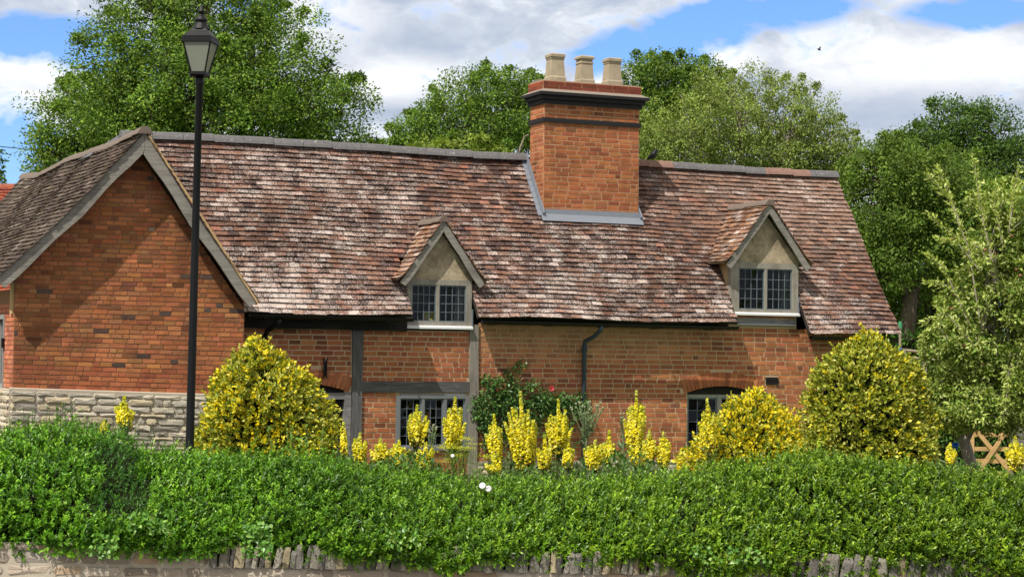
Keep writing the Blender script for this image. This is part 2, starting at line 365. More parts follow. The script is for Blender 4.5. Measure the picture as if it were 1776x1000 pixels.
# ---- main front wall (plane v = 0)
WR = 6.42
D1 = (-1.67, -.66); D2 = (3.67, 4.885)          # dormer walls
def arch_z(u, uc, half, zs, rise): return zs + rise * (1 - ((u - uc) / half) ** 2)
DOOR = (-3.45, -2.58, 1.98, .10); WIN2 = (2.95, 4.15, 1.98, .12)
W1 = (-1.80, -.70, 1.20, 1.92)
POSTS = [(-2.49, -2.32), (-.675, -.53)]
def main_rows(z):
    holes = [(a - .0, b + .0) for a, b in POSTS]
    if 1.97 < z < 2.15: holes.append((-2.33, -.66))
    if W1[2] - .06 < z < 1.975: holes.append((W1[0], W1[1] + .03))
    for (a, b, zs, rise), zb in ((DOOR, 0), (WIN2, 1.0)):
        uc = (a + b) / 2; half = (b - a) / 2; rb = rise + .24       # includes the soldier-brick arch
        if z < zs - .0 and z > zb: holes.append((a, b))
        elif zs <= z < zs + rb:
            k = max(0, 1 - (z - zs) / rb) ** .5; holes.append((uc - (half + .16) * k, uc + (half + .16) * k))
    if z > 2.895: holes.append((D1[0], D1[1]))
    if z > 3.06: holes.append((D2[0], D2[1]))
    if 2.13 < z < 2.25: holes.append((4.33, 4.56))
    if z < .98: holes.append((-.53, WR))
    return [x for x in spans_minus(-4.3, WR, holes) if x[1] - x[0] > .04]
def vary_main(c, u, z):
    k = 0
    if -.5 < u: k = max(0, min(1, (z - 2.35) / .5)) * max(0, min(1, (3.6 - u) / 1.2)) * .8
    if u < -.6: c = c * .95
    c = c * (1 - k) + L3(196, 150, 106) * random.uniform(.8, 1.15) * k
    return c * np.array([1, 1.0, 1.0])
mw = MB()
brick_wall(mw, lambda s, z, o: (s, -o, z), main_rows, .0, 3.02, .0735, .205, .015, .006, BR_MAIN, .07, vary_main, .1)
brick_wall(mw, lambda s, z, o: (s, -o, z), lambda z: [D2] if not 3.05 < z < 3.16 else [], 3.02, 3.24, .0735, .205, .013, .007, BR_MAIN, .07, None, .1)
mwo = mw.build('brick_wall', M['brick'], house)
bk = MB()    # lime-mortar body of the wall behind the brick faces, openings left free
def slab(u0, u1, z0, z1, v0=.001, v1=.34): bk.box(u0, u1, v0, v1, z0, z1)
slab(-4.3, DOOR[0], 0, 2.98); slab(DOOR[0], DOOR[1], 2.09, 2.98); slab(DOOR[1], W1[0], 0, 2.98)
slab(W1[0], W1[1] + .03, 0, W1[2] - .06); slab(W1[0], W1[1] + .03, 1.93, 2.88); slab(W1[1] + .03, WIN2[0], 0, 2.98)
slab(WIN2[0], WIN2[1], 0, 1.0); slab(WIN2[0], WIN2[1], 2.11, 2.98); slab(WIN2[1], WR, 0, 2.98)
slab(D2[0], D2[1], 2.98, 3.235); slab(D1[0], D1[1], 2.981, 2.985)
bk.build('mortar', M['mortar_pale'], mwo)
# soldier-brick arches
def arch(a, b, zs, rise, name):
    m = MB(); uc = (a + b) / 2; half = (b - a) / 2; n = int((b - a + .2) / .07)
    for i in range(n):
        t0 = -1 + 2 * (i + .07) / n; t1 = -1 + 2 * (i + .93) / n; c = random.choice(BR_MAIN) * random.uniform(.85, 1.25)
        def pt(t, r):
            x = t * (half + .05); zz = rise * (1 - t * t); nx = 2 * rise * t / (half); ln = math.hypot(nx, 1)
            return (uc + x + nx / ln * r, zs + zz + r / ln)
        q = [pt(t0, 0), pt(t1, 0), pt(t1, .215), pt(t0, .215)]
        m.hexa([(q[0][0], -.010, q[0][1]), (q[1][0], -.010, q[1][1]), (q[1][0], .05, q[1][1]), (q[0][0], .05, q[0][1]),
                (q[3][0], -.010, q[3][1]), (q[2][0], -.010, q[2][1]), (q[2][0], .05, q[2][1]), (q[3][0], .05, q[3][1])], (*c, 0))
    m.build(name, M['brick'], mwo)
arch(DOOR[0], DOOR[1], DOOR[2], DOOR[3], 'brick_arch'); arch(WIN2[0], WIN2[1], WIN2[2], WIN2[3], 'brick_arch')
# stone footing of the main wall
def rubble(mb, fn, s0, s1, z0, z1, hmin=.05, hmax=.11, lmin=.12, lmax=.38, pal=None, proud=.02):
    pal = pal or [L3(212, 204, 184), L3(190, 184, 168), L3(222, 214, 194), L3(168, 162, 150), L3(212, 198, 168)]
    z = z0
    while z < z1 - .02:
        h = min(random.uniform(hmin, hmax), z1 - z); s = s0 - random.uniform(0, .15)
        while s < s1:
            l = random.uniform(lmin, lmax); a0 = max(s, s0); a1 = min(s + l, s1)
            if a1 - a0 > .04:
                n = 5; c = random.choice(pal) * random.uniform(.8, 1.2); ring = []; j = .006
                x0, x1, y0, y1 = a0 + j, a1 - j, z + j, z + h - j; r = min(.02, (y1 - y0) * .3)
                q = [(x0 + r, y0), ((x0 + x1) / 2, y0 + jit(.006)), (x1 - r, y0), (x1, (y0 + y1) / 2), (x1 - r, y1), ((x0 + x1) / 2, y1 + jit(.006)), (x0 + r, y1), (x0, (y0 + y1) / 2)]
                q = [(x + jit(.006), y + jit(.006)) for x, y in q]; cx = (x0 + x1) / 2; cy = (y0 + y1) / 2
                p = proud * random.uniform(.3, 1.3)
                vs = [fn(x, y, -.01) for x, y in q] + [fn(cx + (x - cx) * .93, cy + (y - cy) * .8, p + jit(.005)) for x, y in q] + [fn(cx, cy, p + .006 + jit(.004))]
                fs = [(i, (i + 1) % 8, 8 + (i + 1) % 8, 8 + i) for i in range(8)] + [(8 + i, 8 + (i + 1) % 8, 16) for i in range(8)]
                mb.poly(vs, fs, (*c, 0))
            s += l
        z += h
m = MB(); rubble(m, lambda s, z, o: (s, -.03 - o, z), -.53, WR, .4, .975); sf = m.build('stone_footing', M['stone'], house)
m = MB(); m.box(-.53, WR + .02, -.03, -.001, 0, .975); m.build('mortar', M['stone_mortar'], sf)
# timber frame
def beam(name, u0, u1, v0, v1, z0, z1, mat, par=house, wob=.008, n=7, axis='z'):
    m = MB(); prev = None; ring = []
    for i in range(n):
        t = i / (n - 1); a = jit(wob); b = jit(wob); e = jit(wob * .4)
        if axis == 'z': z = z0 + (z1 - z0) * t; q = [(u0 + a, v0 + e, z), (u1 + b, v0 + e, z), (u1 + b, v1, z), (u0 + a, v1, z)]
        else: u = u0 + (u1 - u0) * t; q = [(u, v0 + e, z0 + a), (u, v1, z0 + a), (u, v1, z1 + b), (u, v0 + e, z1 + b)]
        ring.append(q)
    vs = [p for q in ring for p in q]; fs = [(i * 4 + k, i * 4 + (k + 1) % 4, (i + 1) * 4 + (k + 1) % 4, (i + 1) * 4 + k) for i in range(n - 1) for k in range(4)]
    fs += [(3, 2, 1, 0), tuple(range(4 * n - 4, 4 * n))]; m.poly(vs, fs); return m.build(name, mat, par)
M['oak_old'] = m_wood('old_dark_oak', (64, 62, 62), (112, 110, 110)); M['oak_old_x'] = m_wood('old_dark_oak_rail', (58, 57, 58), (112, 110, 110), 'X')
beam('timber_post', -2.485, -2.325, -.035, .15, 0, 2.885, M['oak_old'])
beam('timber_post', -.672, -.535, -.04, .15, 0, 2.98, M['oak'])
beam('timber_rail', -2.328, -.675, -.03, .12, 1.982, 2.135, M['oak_old_x'], axis='x')
beam('wall_plate', -4.22, D1[0] - .01, -.10, .12, 2.87, 3.03, M['oak_dark'], axis='x', n=10)
beam('wall_plate', D2[0] + .03, D2[1] - .02, -.03, .12, 3.065, 3.155, M['oak_x'], axis='x')
m = MB(); m.box(D2[0] + .1, D2[1] - .05, -.07, -.01, 3.058, 3.074); m.build('drip_lead', M['lead'], house)
# small dark vent by the right window
m = MB(); m.box(4.335, 4.555, -.02, .06, 2.135, 2.245)
for i in range(3): m.box(4.35, 4.54, -.03, -.02, 2.15 + .03 * i, 2.165 + .03 * i)
m.build('wall_vent', M['oak_dark'], house)
# iron wall tie, X shaped
m = MB()
for sx in (-1, 1):
    m.tube([(-2.886 + sx * .030, -.03, 2.47), (-2.886 + sx * .015, -.032, 2.40), (-2.886 + sx * .012, -.032, 2.24), (-2.886 + sx * .030, -.03, 2.17)], [.007, .014, .014, .007], 6)
m.build('wall_tie', M['black_iron'], house)

# ---- windows
def casement(par, u0, u1, z0, z1, v, nx, nz, fr=.028, barw=.009, name='casement', tilt=0):
    m = MB(); m.box(u0, u0 + fr, v, v + .03, z0, z1); m.box(u1 - fr, u1, v, v + .03, z0, z1)
    m.box(u0 + fr, u1 - fr, v, v + .03, z0, z0 + fr); m.box(u0 + fr, u1 - fr, v, v + .03, z1 - fr, z1)
    cs = m.build(name, M['cames'] if name == 'casement' else M['frame'], par)
    a0, a1, b0, b1 = u0 + fr, u1 - fr, z0 + fr, z1 - fr
    m = MB(); h = barw / 2
    zs = [b0 + (b1 - b0) * i / nz for i in range(nz + 1)]
    for i in range(1, nx): x = a0 + (a1 - a0) * i / nx; m.box(x - h, x + h, v + .008, v + .024, b0, b1)
    for j in range(1, nz):
        for i in range(nx):
            xa = a0 + (a1 - a0) * i / nx + (h if i else 0); xb = a0 + (a1 - a0) * (i + 1) / nx - (h if i < nx - 1 else 0)
            m.box(xa, xb, v + .008, v + .024, zs[j] - h, zs[j] + h)
    m.build('glazing_bars', M['cames'], par)
    m = MB()
    for i in range(nx):
        for j in range(nz):
            xa = a0 + (a1 - a0) * i / nx; xb = a0 + (a1 - a0) * (i + 1) / nx; t = jit(.004); s = jit(.004)
            m.face([(xa, v + .016 + t, zs[j]), (xb, v + .016 + s, zs[j]), (xb, v + .016 - t, zs[j + 1]), (xa, v + .016 - s, zs[j + 1])])
    m.build('glass', M['glass'], par)
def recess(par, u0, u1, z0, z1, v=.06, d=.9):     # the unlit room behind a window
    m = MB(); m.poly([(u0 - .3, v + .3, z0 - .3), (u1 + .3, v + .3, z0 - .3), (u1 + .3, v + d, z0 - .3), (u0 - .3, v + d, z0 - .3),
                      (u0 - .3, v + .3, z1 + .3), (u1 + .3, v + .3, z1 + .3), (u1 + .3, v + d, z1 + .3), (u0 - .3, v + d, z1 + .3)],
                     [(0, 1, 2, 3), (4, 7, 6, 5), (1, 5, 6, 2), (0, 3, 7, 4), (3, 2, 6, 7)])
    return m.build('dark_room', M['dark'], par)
# ground-floor window between the posts: three casements
w1 = MB(); w1.box(W1[0], W1[0] + .06, -.02, .1, W1[2], 1.93); w1.box(W1[1] - .03, W1[1] + .03, -.02, .1, W1[2], 1.93)
w1.box(W1[0] + .06, W1[1] - .03, -.02, .1, 1.895, 1.965); w1.box(W1[0] - .02, W1[1] + .03, -.05, .1, W1[2] - .06, W1[2])
c1 = W1[0] + .06; c4 = W1[1] - .03; c2 = c1 + (c4 - c1) * .35; c3 = c1 + (c4 - c1) * .69
w1.box(c2 - .022, c2 + .022, -.015, .09, W1[2], 1.895); w1.box(c3 - .022, c3 + .022, -.015, .09, W1[2], 1.895)
win1 = w1.build('window', m_plain('dark_grey_frame', (120, 122, 124), .7, .25), house); tag(win1, 'three-light leaded window below the timber rail')
for a, b in ((c1, c2 - .022), (c2 + .022, c3 - .022), (c3 + .022, c4)): casement(win1, a, b, W1[2], 1.895, .01, 3, 5, .02, .006)
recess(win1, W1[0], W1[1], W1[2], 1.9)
m = MB(); m.lathe([(.03, 1.3), (.05, 1.35), (.07, 1.5), (.04, 1.6), (.03, 1.66), (.05, 1.7)], -1.22, .22, 12); m.build('terracotta_vase', m_plain('terracotta', (196, 128, 96), .8), win1, True)
# arched window
uc = sum(WIN2[:2]) / 2; w2 = MB(); a, b = WIN2[0], WIN2[1]
w2.box(a, a + .05, .07, .15, 1.0, 2.0); w2.box(b - .05, b, .07, .15, 1.0, 2.0); w2.box(uc - .035, uc + .035, .065, .15, 1.0, 1.98)
w2.box(a + .05, uc - .035, .07, .15, 1.92, 1.97); w2.box(uc + .035, b - .05, .07, .15, 1.92, 1.97)
w2.box(a - .01, b + .01, -.03, .15, .95, 1.0)
win2 = w2.build('window', M['frame'], house); tag(win2, 'leaded casement window under the brick arch')
m = MB(); m.box(a - .02, b + .02, .06, .16, 1.971, 2.12); m.build('lintel', M['oak_dark'], win2)
casement(win2, a + .05, uc - .035, 1.0, 1.92, .085, 3, 5, .022, .007); casement(win2, uc + .035, b - .05, 1.0, 1.92, .085, 3, 5, .022, .007)
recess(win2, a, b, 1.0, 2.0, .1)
# doorway at the left
d = MB(); d.box(DOOR[1] - .005, DOOR[1] + .09, -.02, .12, 0, 1.98); d.box(DOOR[0] - .01, DOOR[0] + .08, -.02, .12, 0, 1.9)
d.box(DOOR[0] + .08, DOOR[1] - .005, -.015, .12, 1.88, 1.97)
dr = d.build('door_frame', M['oak_x'], house)
m = MB(); m.box(DOOR[0], DOOR[1] - .006, .05, .13, 1.971, 2.1); m.build('lintel', M['oak_dark'], dr)
m = MB(); x0, x1 = DOOR[0] + .09, DOOR[1] - .01
for i in range(5): a = x0 + (x1 - x0) * i / 5; m.box(a + .003, x0 + (x1 - x0) * (i + 1) / 5 - .003, .08, .12, .02, 1.87)
do = m.build('door', m_wood('dark_door', (30, 28, 28), (44, 42, 42)), house)
m = MB(); m.tube([(x1 - .1, .05, 1.0), (x1 - .1, .05, 1.1)], .01, 8); m.build('handle', M['black_iron'], do)

# ---- tile laying
def tile_col_main(s, t):
    r = random.random(); k = sn(s * .9, t * 1.3)
    base = [L3(112, 80, 66), L3(126, 90, 74), L3(92, 70, 62), L3(136, 100, 82), L3(80, 62, 58), L3(108, 84, 74)][random.randrange(6)]
    if r < .018: base = L3(158, 108, 90)
    up = max(0, min(1, (s - 2.2) / 3)) * max(0, min(1, (t - .9) / 1.2))
    base = base * (1 - .5 * up) + L3(170, 142, 124) * .5 * up
    dk = max(0, sn(s * .6 + 3, t * .8)) * .4
    base = base * (1 - dk)
    li = .37 + .09 * k + .13 * max(0, 1 - t / 1.1) + .05 * max(0, -s) / 4 - .02 * max(0, s - 2)
    li += (random.random() ** 5) * .24 + jit(.06)
    return (*(base * random.uniform(.86, 1.14)), li)
def tile_col_moss(s, t):
    base = [L3(96, 84, 74), L3(84, 74, 68), L3(108, 94, 78), L3(92, 78, 72)][random.randrange(4)]
    return (*(base * random.uniform(.75, 1.2)), .20 + jit(.07) + (random.random() ** 8) * .35)
def tile_col_dorm(s, t):
    base = [L3(156, 114, 82), L3(144, 102, 76), L3(130, 94, 72), L3(166, 128, 96), L3(112, 84, 68)][random.randrange(5)]
    return (*(base * random.uniform(.8, 1.15)), .40 + jit(.10) + (random.random() ** 5) * .25)
def lay(mb, fn, spans, n0, n1, gauge, tw, col, lift=.014, th=.013, jt=.004):
    """fn(s, t, h): point at s along the eave, t up the slope, h above it; spans(t): list of (s0, s1)"""
    for i in range(n0, n1):
        t0 = i * gauge; t1 = t0 + gauge * 1.12; ph = (i % 2) * tw / 2 + jit(.02); rj = jit(.003)
        for (s0, s1) in spans(t0 + gauge / 2):
            s = math.floor((s0 - ph) / tw) * tw + ph
            while s < s1:
                a0 = max(s, s0) + .003; a1 = min(s + tw + jit(.006), s1) - .003
                if a1 - a0 > .03:
                    c = col((a0 + a1) / 2, t0); dt = jit(jt) + rj + .009 * sn(a0 * 1.9, i * .35); l = lift + random.uniform(-.005, .011); tl = jit(.004); r2 = jit(.003)
                    mb.hexa([fn(a0, t0 + dt, l + tl), fn(a1, t0 + dt + r2, l - tl), fn(a1, t1, .001), fn(a0, t1, .001),
                             fn(a0, t0 + dt, l + tl + th), fn(a1, t0 + dt + r2, l - tl + th), fn(a1, t1, .004), fn(a0, t1, .004)], c)
                s += tw
# main roof: front slope from eave (v -.30, z 3.08) to ridge (v 1.55, z 5.68)
EV, EZ, RV, RZ = -.30, 3.075, 1.55, 5.68
SL = math.hypot(RV - EV, RZ - EZ); cs_, sn_ = (RV - EV) / SL, (RZ - EZ) / SL
def sag(u, t):
    k = t / SL
    q_ = 1 - .6 * k
    return q_ * .020 * sn(u * .8, t) + q_ * .012 * math.sin(u * 2.3 + t * 1.7) - .03 * math.sin(math.pi * max(0, min(1, (u + 5.5) / 12))) * k + (.012 * math.cos(t * 3 + u))
def mroof(s, t, h):
    h += sag(s, t); dz = -.03 * max(0, (s - 1.0)) / 5.5 * (t / SL)
    return (s, EV + cs_ * t - sn_ * h, EZ + sn_ * t + cs_ * h + dz)
RL, RR = -5.53, 6.57
CH = (.865, 2.505, .85, 1.38)
def main_spans(t):
    v = EV + cs_ * t; holes = []
    if v < .34: holes += [(D1[0] - (.0 if t < .1 else 0), D1[1] + .01), (D2[0], D2[1] + .01)]
    if v > CH[2] + .01: holes.append((CH[0] + .02, CH[1] - .02))
    r = RR - .015 * (t / SL)
    if t < 0: return [(D2[1] + .01, r)]
    l = -4.6 if t < 1.2 else (RL if t > 2.9 else -4.6 - (t - 1.2) * .55)
    return [x for x in spans_minus(l, r, holes) if x[1] - x[0] > .03]
G = .0902
rf = MB(); lay(rf, mroof, main_spans, -2, 36, G, .165, tile_col_main)
roof = rf.build('main_roof', M['tile'], house)
dk = MB()      # roof boarding under the tiles
def deck(u0, u1, t0, t1, fn=mroof, n=16):
    for i in range(n):
        a = u0 + (u1 - u0) * i / n; b = u0 + (u1 - u0) * (i + 1) / n
        for j in range(6):
            p = t0 + (t1 - t0) * j / 6; q = t0 + (t1 - t0) * (j + 1) / 6
            dk.hexa([fn(a, p, -.05), fn(b, p, -.05), fn(b, q, -.05), fn(a, q, -.05), fn(a, p, -.002), fn(b, p, -.002), fn(b, q, -.002), fn(a, q, -.002)])
tc_ = (.34 - EV) / cs_
deck(-5.0, D1[0], 0.02, tc_); deck(D1[1] + .01, D2[0], 0.02, tc_); deck(D2[1] + .01, RR - .02, -.15, tc_, n=6); deck(-5.4, RR - .02, tc_, SL, n=40)
# back slope and the right-hand end wall
dk.hexa([(RL, RV, RZ - .05), (RR, RV, RZ - .08), (RR, 3.5, 3.0), (RL, 3.5, 3.0), (RL, RV, RZ), (RR, RV, RZ - .03), (RR, 3.5, 3.05), (RL, 3.5, 3.05)])
dk.build('roof_boards', M['oak_dark'], roof)
bt = MB()
def broof(s, t, h): return (s, 3.42 - .6 * t + .8 * h, 3.06 + .81 * t + .58 * h)
m = MB()
for x in (WR, ):
    m.poly([(x, 0, 0), (x, 3.1, 0), (x, 3.1, 3.2), (x, RV, RZ - .12), (x, 0, 3.45), (x - .2, 0, 0), (x - .2, 3.1, 0), (x - .2, 3.1, 3.2), (x - .2, RV, RZ - .12), (x - .2, 0, 3.45)],
           [(0, 1, 2, 3, 4), (9, 8, 7, 6, 5), (0, 4, 9, 5), (1, 0, 5, 6), (1, 6, 7, 2)])
m.box(-4.2, WR - .2, 2.9, 3.1, 0, 3.1)
m.build('end_wall', M['mortar_dark'], house)
# bricks on the end wall
m = MB()
def end_rows(z):
    lo = 0; hi = 3.1
    if z > 3.15: lo = max(0, (z - 3.4) / 1.45 + .05); hi = 3.1 - (z - 3.15) / 1.6
    return [(lo, hi)] if hi - lo > .1 else []
brick_wall(m, lambda s, z, o: (WR + o, s, z), end_rows, 0, 5.4, .0735, .205, .012, .006, BR_MAIN)
m.build('brick_end_gable', M['brick'], house)
# ridge tiles
def ridge_tiles(name, pts, mat, par, r=.095, ln=.43, alt=None, w=1.0, joint=None):
    mb = MB(); jb = MB(); pts = [np.array(p, float) for p in pts]
    seg = [np.linalg.norm(pts[i + 1] - pts[i]) for i in range(len(pts) - 1)]; tot = sum(seg)
    def at(d):
        for i, s in enumerate(seg):
            if d <= s or i == len(seg) - 1: return pts[i] + (pts[i + 1] - pts[i]) * (d / s)
            d -= s
    n = int(tot / ln); ln = tot / n
    for i in range(n):
        a = at(i * ln + .004); b = at((i + 1) * ln - .004); d = b - a; d /= np.linalg.norm(d); sd = np.cross(d, [0, 0, 1]); sd /= np.linalg.norm(sd)
        o = jit(.006); vs = []
        c = random.choice([(1, 1, 1), (.9, .9, .92), (1.1, 1.08, 1.05)])
        prof = [(-1.25, -1.0), (-1.05, -.55), (-.62, .02), (-.25, .22), (.25, .22), (.62, .02), (1.05, -.55), (1.25, -1.0)]
        for e, (pnt, ex) in enumerate(((a, 0), (b, .0))):
            for (x, z) in prof: vs.append(pnt + sd * x * r * w + np.array([0, 0, (z + .25) * r + o + (.006 if e else 0)]))
        k = len(prof); fs = [(j, j + 1, k + j + 1, k + j) for j in range(k - 1)] + [tuple(range(k)), tuple(reversed(range(k, 2 * k))), (0, k, 2 * k - 1, k - 1)]
        mb.poly(vs, fs, (*c, 0))
    return mb.build(name, mat, par)
# grey and some reddish ridge tiles: colour varies from tile to tile along u
mm, t_ = newmat('ridge_tile_mixed'); v_ = objvec(t_); sx = t_.n('ShaderNodeSeparateXYZ'); t_.l(v_, sx.inputs[0])
nn_ = t_.n('ShaderNodeTexWhiteNoise', noise_dimensions='1D'); t_.l(t_.math('FLOOR', t_.math('DIVIDE', sx.outputs[0], .86)), nn_.inputs['W'])
kk = t_.ramp(nn_.outputs[0], [(.66, (0, 0, 0)), (.68, (1, 1, 1))]); nn2 = t_.noise(14, 5, .7, v_)
cc = t_.mix(kk, t_.mix(nn2, lin((116, 114, 114)), lin((74, 72, 74))), t_.mix(nn2, lin((150, 118, 104)), lin((104, 80, 74))))
ll = t_.ramp(t_.noise(30, 4, .7, v_), [(.62, (0, 0, 0)), (.68, (1, 1, 1))]); cc = t_.mix(t_.math('MULTIPLY', ll, .7), cc, lin((200, 196, 188)))
finish(t_, cc, .85, nn2, .5, .006, .2); M['ridge'] = mm
def rz(u): return mroof(u, SL, .0)[2] + .012
ridge_tiles('ridge_tiles', [(u, RV, rz(u)) for u in np.linspace(RL - .02, CH[0] - .02, 18)], M['ridge'], roof)
ridge_tiles('ridge_tiles', [(u, RV, rz(u)) for u in np.linspace(CH[1] + .02, RR + .01, 12)], M['ridge'], roof)

# ---- gutters and downpipes
def gutter(u0, u1, z0, z1, v=-.36, name='gutter'):
    m = MB(); n = 8; prof = [(math.cos(t), math.sin(t)) for t in np.linspace(math.pi, 2 * math.pi, 9)]
    outer = [(x * .055, z * .055) for x, z in prof]; inner = [(x * .048, z * .048) for x, z in reversed(prof)]; pr = outer + inner
    m.prism(pr, lambda p: (u0, v + p[0], z0 + p[1]), lambda p: (u1, v + p[0], z1 + p[1]))
    for i in range(int((u1 - u0) / .9) + 1):
        u = u0 + .2 + i * .9; z = z0 + (z1 - z0) * (u - u0) / (u1 - u0)
        m.box(u, u + .02, v - .058, v + .3, z - .06, z - .045)
    return m.build(name, M['black_iron'], house)
gutter(-.62, 3.62, 3.035, 3.02); gutter(-4.1, D1[0] - .02, 3.06, 3.05); gutter(4.93, 6.5, 2.895, 2.885)
def pipe(pts, name, mat, r=.034):
    m = MB(); m.tube(pts, r, 12)
    p = pts[-1]; 
    for z in (2.62, 1.5): m.tube([(p[0], p[1], z), (p[0], p[1], z + .06)], r * 1.35, 12)
    return m.build(name, mat, house, True)
pipe([(1.30, -.36, 3.0), (1.30, -.355, 2.93), (1.25, -.22, 2.83), (1.17, -.09, 2.76), (1.165, -.07, 2.68), (1.165, -.07, .1)], 'downpipe', M['pipe'])
pipe([(-3.66, -.36, 3.0), (-3.68, -.33, 2.93), (-3.78, -.16, 2.84), (-3.80, -.08, 2.74), (-3.80, -.07, .1)], 'downpipe', M['black_iron'], .036)

# ---- dormers
def dormer(D, zsill, zhead, zfoot, zapex, cas, label, cheek):
    e = bpy.data.objects.new('dormer', None); C.objects.link(e); e.parent = house; e['label'] = label
    L, Rr = D; uc = (L + Rr) / 2; vf = -.05; cl, c_r, cz0, cz1, cm = cas
    # timber face: posts, head, sill, mullion
    f = MB(); vb = .06
    f.box(L, cl, vf, vb, zsill, zfoot); f.box(c_r, Rr, vf, vb, zsill, zfoot)
    f.box(cl, c_r, vf + .002, vb, cz1, zfoot); f.box(cl, c_r, vf + .002, vb, zsill, cz0)
    f.box(cm - .022, cm + .022, vf + .004, vb, cz0, cz1)
    f.build('window_frame', M['oak_win'], e)
    s = MB(); s.hexa([(L - .01, vf - .05, zsill - .045), (Rr + .01, vf - .05, zsill - .045), (Rr + .01, vf + .04, zsill - .02), (L - .01, vf + .04, zsill - .02),
                      (L - .01, vf - .05, zsill - .018), (Rr + .01, vf - .05, zsill - .018), (Rr + .01, vf + .0, zsill + .004), (L - .01, vf + .0, zsill + .004)])
    s.build('sill', M['white'], e)
    casement(e, cl, cm - .022, cz0, cz1, vf + .02, 4, 4, .017, .008); casement(e, cm + .022, c_r, cz0, cz1, vf + .02, 4, 4, .017, .008)
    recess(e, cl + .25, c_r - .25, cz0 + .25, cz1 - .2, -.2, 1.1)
    m = MB(); x1 = c_r - .02; pr = [(x1 - .11 + .02 * math.sin(i * 1.3), i) for i in range(8)]
    for i in range(6):
        xa = x1 - .02 * i; m.face([(xa, .02 + .012 * (i % 2), cz0), (xa - .02 - .006 * i, .02 + .012 * ((i + 1) % 2), cz0), (xa - .02, .02 + .012 * ((i + 1) % 2), cz1), (xa, .02 + .012 * (i % 2), cz1)])
    m.build('curtain', M['curtain'], e)
    # rendered gable triangle above the head
    hw = (Rr - L) / 2; za = zapex - .16
    g = MB(); g.prism([(L - .02, zfoot), (Rr + .02, zfoot), (Rr + .02, zfoot + .02), (uc, za), (L - .02, zfoot + .02)], lambda p: (p[0], vf + .01, p[1]), lambda p: (p[0], vb, p[1]))
    g.build('render_panel', M['render'], e)
    # cheeks
    k = MB()
    def roofv(z): return EV + (z - EZ) / (RZ - EZ) * (RV - EV)
    for x0, x1 in ((L + .003, L + .05), (Rr - .05, Rr - .003)):
        pts = [(vb, zsill), (vb, zfoot), (roofv(zfoot) + .06, zfoot), (roofv(zsill), zsill)]
        if roofv(zsill) < vb: zz = EZ + (vb - EV) / (RV - EV) * (RZ - EZ) - .05; pts = [(vb, zz), (vb, zfoot), (roofv(zfoot) + .06, zfoot)]
        k = MB(); k.prism(pts, lambda p: (x0, p[0], p[1]), lambda p: (x1, p[0], p[1])); k.build('cheek', M['render_bright'], e)
    # gable roof slopes
    zr = zapex; half = hw + .155; ze = zfoot - .045; vr = roofv(zr) + .1; ve0 = -.21
    sl = math.hypot(half, zr - ze); ch_, sh_ = half / sl, (zr - ze) / sl
    tiles_ = MB(); boards = MB()
    for sg in (-1, 1):
        def fn(s, t, h, sg=sg):
            kick = .05 * max(0, 1 - t / .25) ** 2
            return (uc + sg * (half - ch_ * t + sh_ * h + kick), s, ze + sh_ * t + ch_ * h + .035 * max(0, 1 - t / .22) ** 2)
        def spans(t):
            z = ze + sh_ * t; return [(ve0, roofv(z) + .09)]
        lay(tiles_, fn, spans, 0, int(sl / G) + 1, G * .97, .16, tile_col_dorm, .012, .012, .005)
        for j in range(6):
            p = sl * j / 6; q = sl * (j + 1) / 6; vv = lambda t: roofv(ze + sh_ * t) + .09
            boards.hexa([fn(ve0 + .07, p, -.035), fn(vv(p), p, -.035), fn(vv(q), q, -.035), fn(ve0 + .07, q, -.035), fn(ve0 + .07, p, -.002), fn(vv(p), p, -.002), fn(vv(q), q, -.002), fn(ve0 + .07, q, -.002)])
    tiles_.build('dormer_roof', M['tile'], e); boards.build('roof_boards', M['soffit'], e)
    rr = [(uc, ve0 - .0, zr + .01), (uc, (ve0 + vr) / 2, zr + .0), (uc, vr, zr + .0)]
    ridge_tiles('ridge_tiles', rr, M['ridge_dorm'], e, .07, .3)
    # bargeboards, meeting under the apex
    for sg in (-1, 1):
        b = MB(); wd = .100; a0 = (uc, zr - .008); a1 = (uc + sg * (half - .005), ze - .012)
        dx, dz = a1[0] - a0[0], a1[1] - a0[1]; ln = math.hypot(dx, dz); nx, nz_ = dz / ln * sg, -dx / ln * sg
        if nz_ > 0: nx, nz_ = -nx, -nz_
        n = 6; top = []; bot = []
        for i in range(n + 1):
            t = i / n; px, pz = a0[0] + dx * t, a0[1] + dz * t; wv = wd * (1 + .06 * math.sin(i * 1.9 + uc))
            if i == 0: top.append((uc + sg * .001, a0[1])); bot.append((uc + sg * .001, a0[1] - wd * 1.65))
            else: top.append((px, pz)); bot.append((px + nx * wv, pz + nz_ * wv))
        pr = top + bot[::-1]
        b.prism(pr, lambda p: (p[0], ve0 + .03, p[1]), lambda p: (p[0], ve0 + .062, p[1])); b.build('bargeboard', M['barge'], e)
    # lead soakers beside the frame
    s = MB(); s.box(Rr + .001, Rr + .02, vf - .01, vf + .12, zsill - .02, zsill + .25); s.build('lead_soaker', M['lead'], e); s = MB(); s.box(L - .02, L - .001, vf + .03, vf + .14, zsill + .0, zsill + .22); s.build('lead_soaker', M['lead'], e)
    return e
M['soffit'] = m_wood('roof_soffit', (120, 104, 84), (150, 132, 108)); M['oak_win'] = m_wood('silvered_oak_frame', (128, 122, 112), (164, 158, 146)); M['render_bright'] = m_plain('buff_render', (196, 166, 120), .95, .2, .1, 0, 8, .5)
M['ridge_dorm'] = m_plain('dormer_ridge_tile', (122, 108, 98), .85, .35, .3, 0, 14, .5)
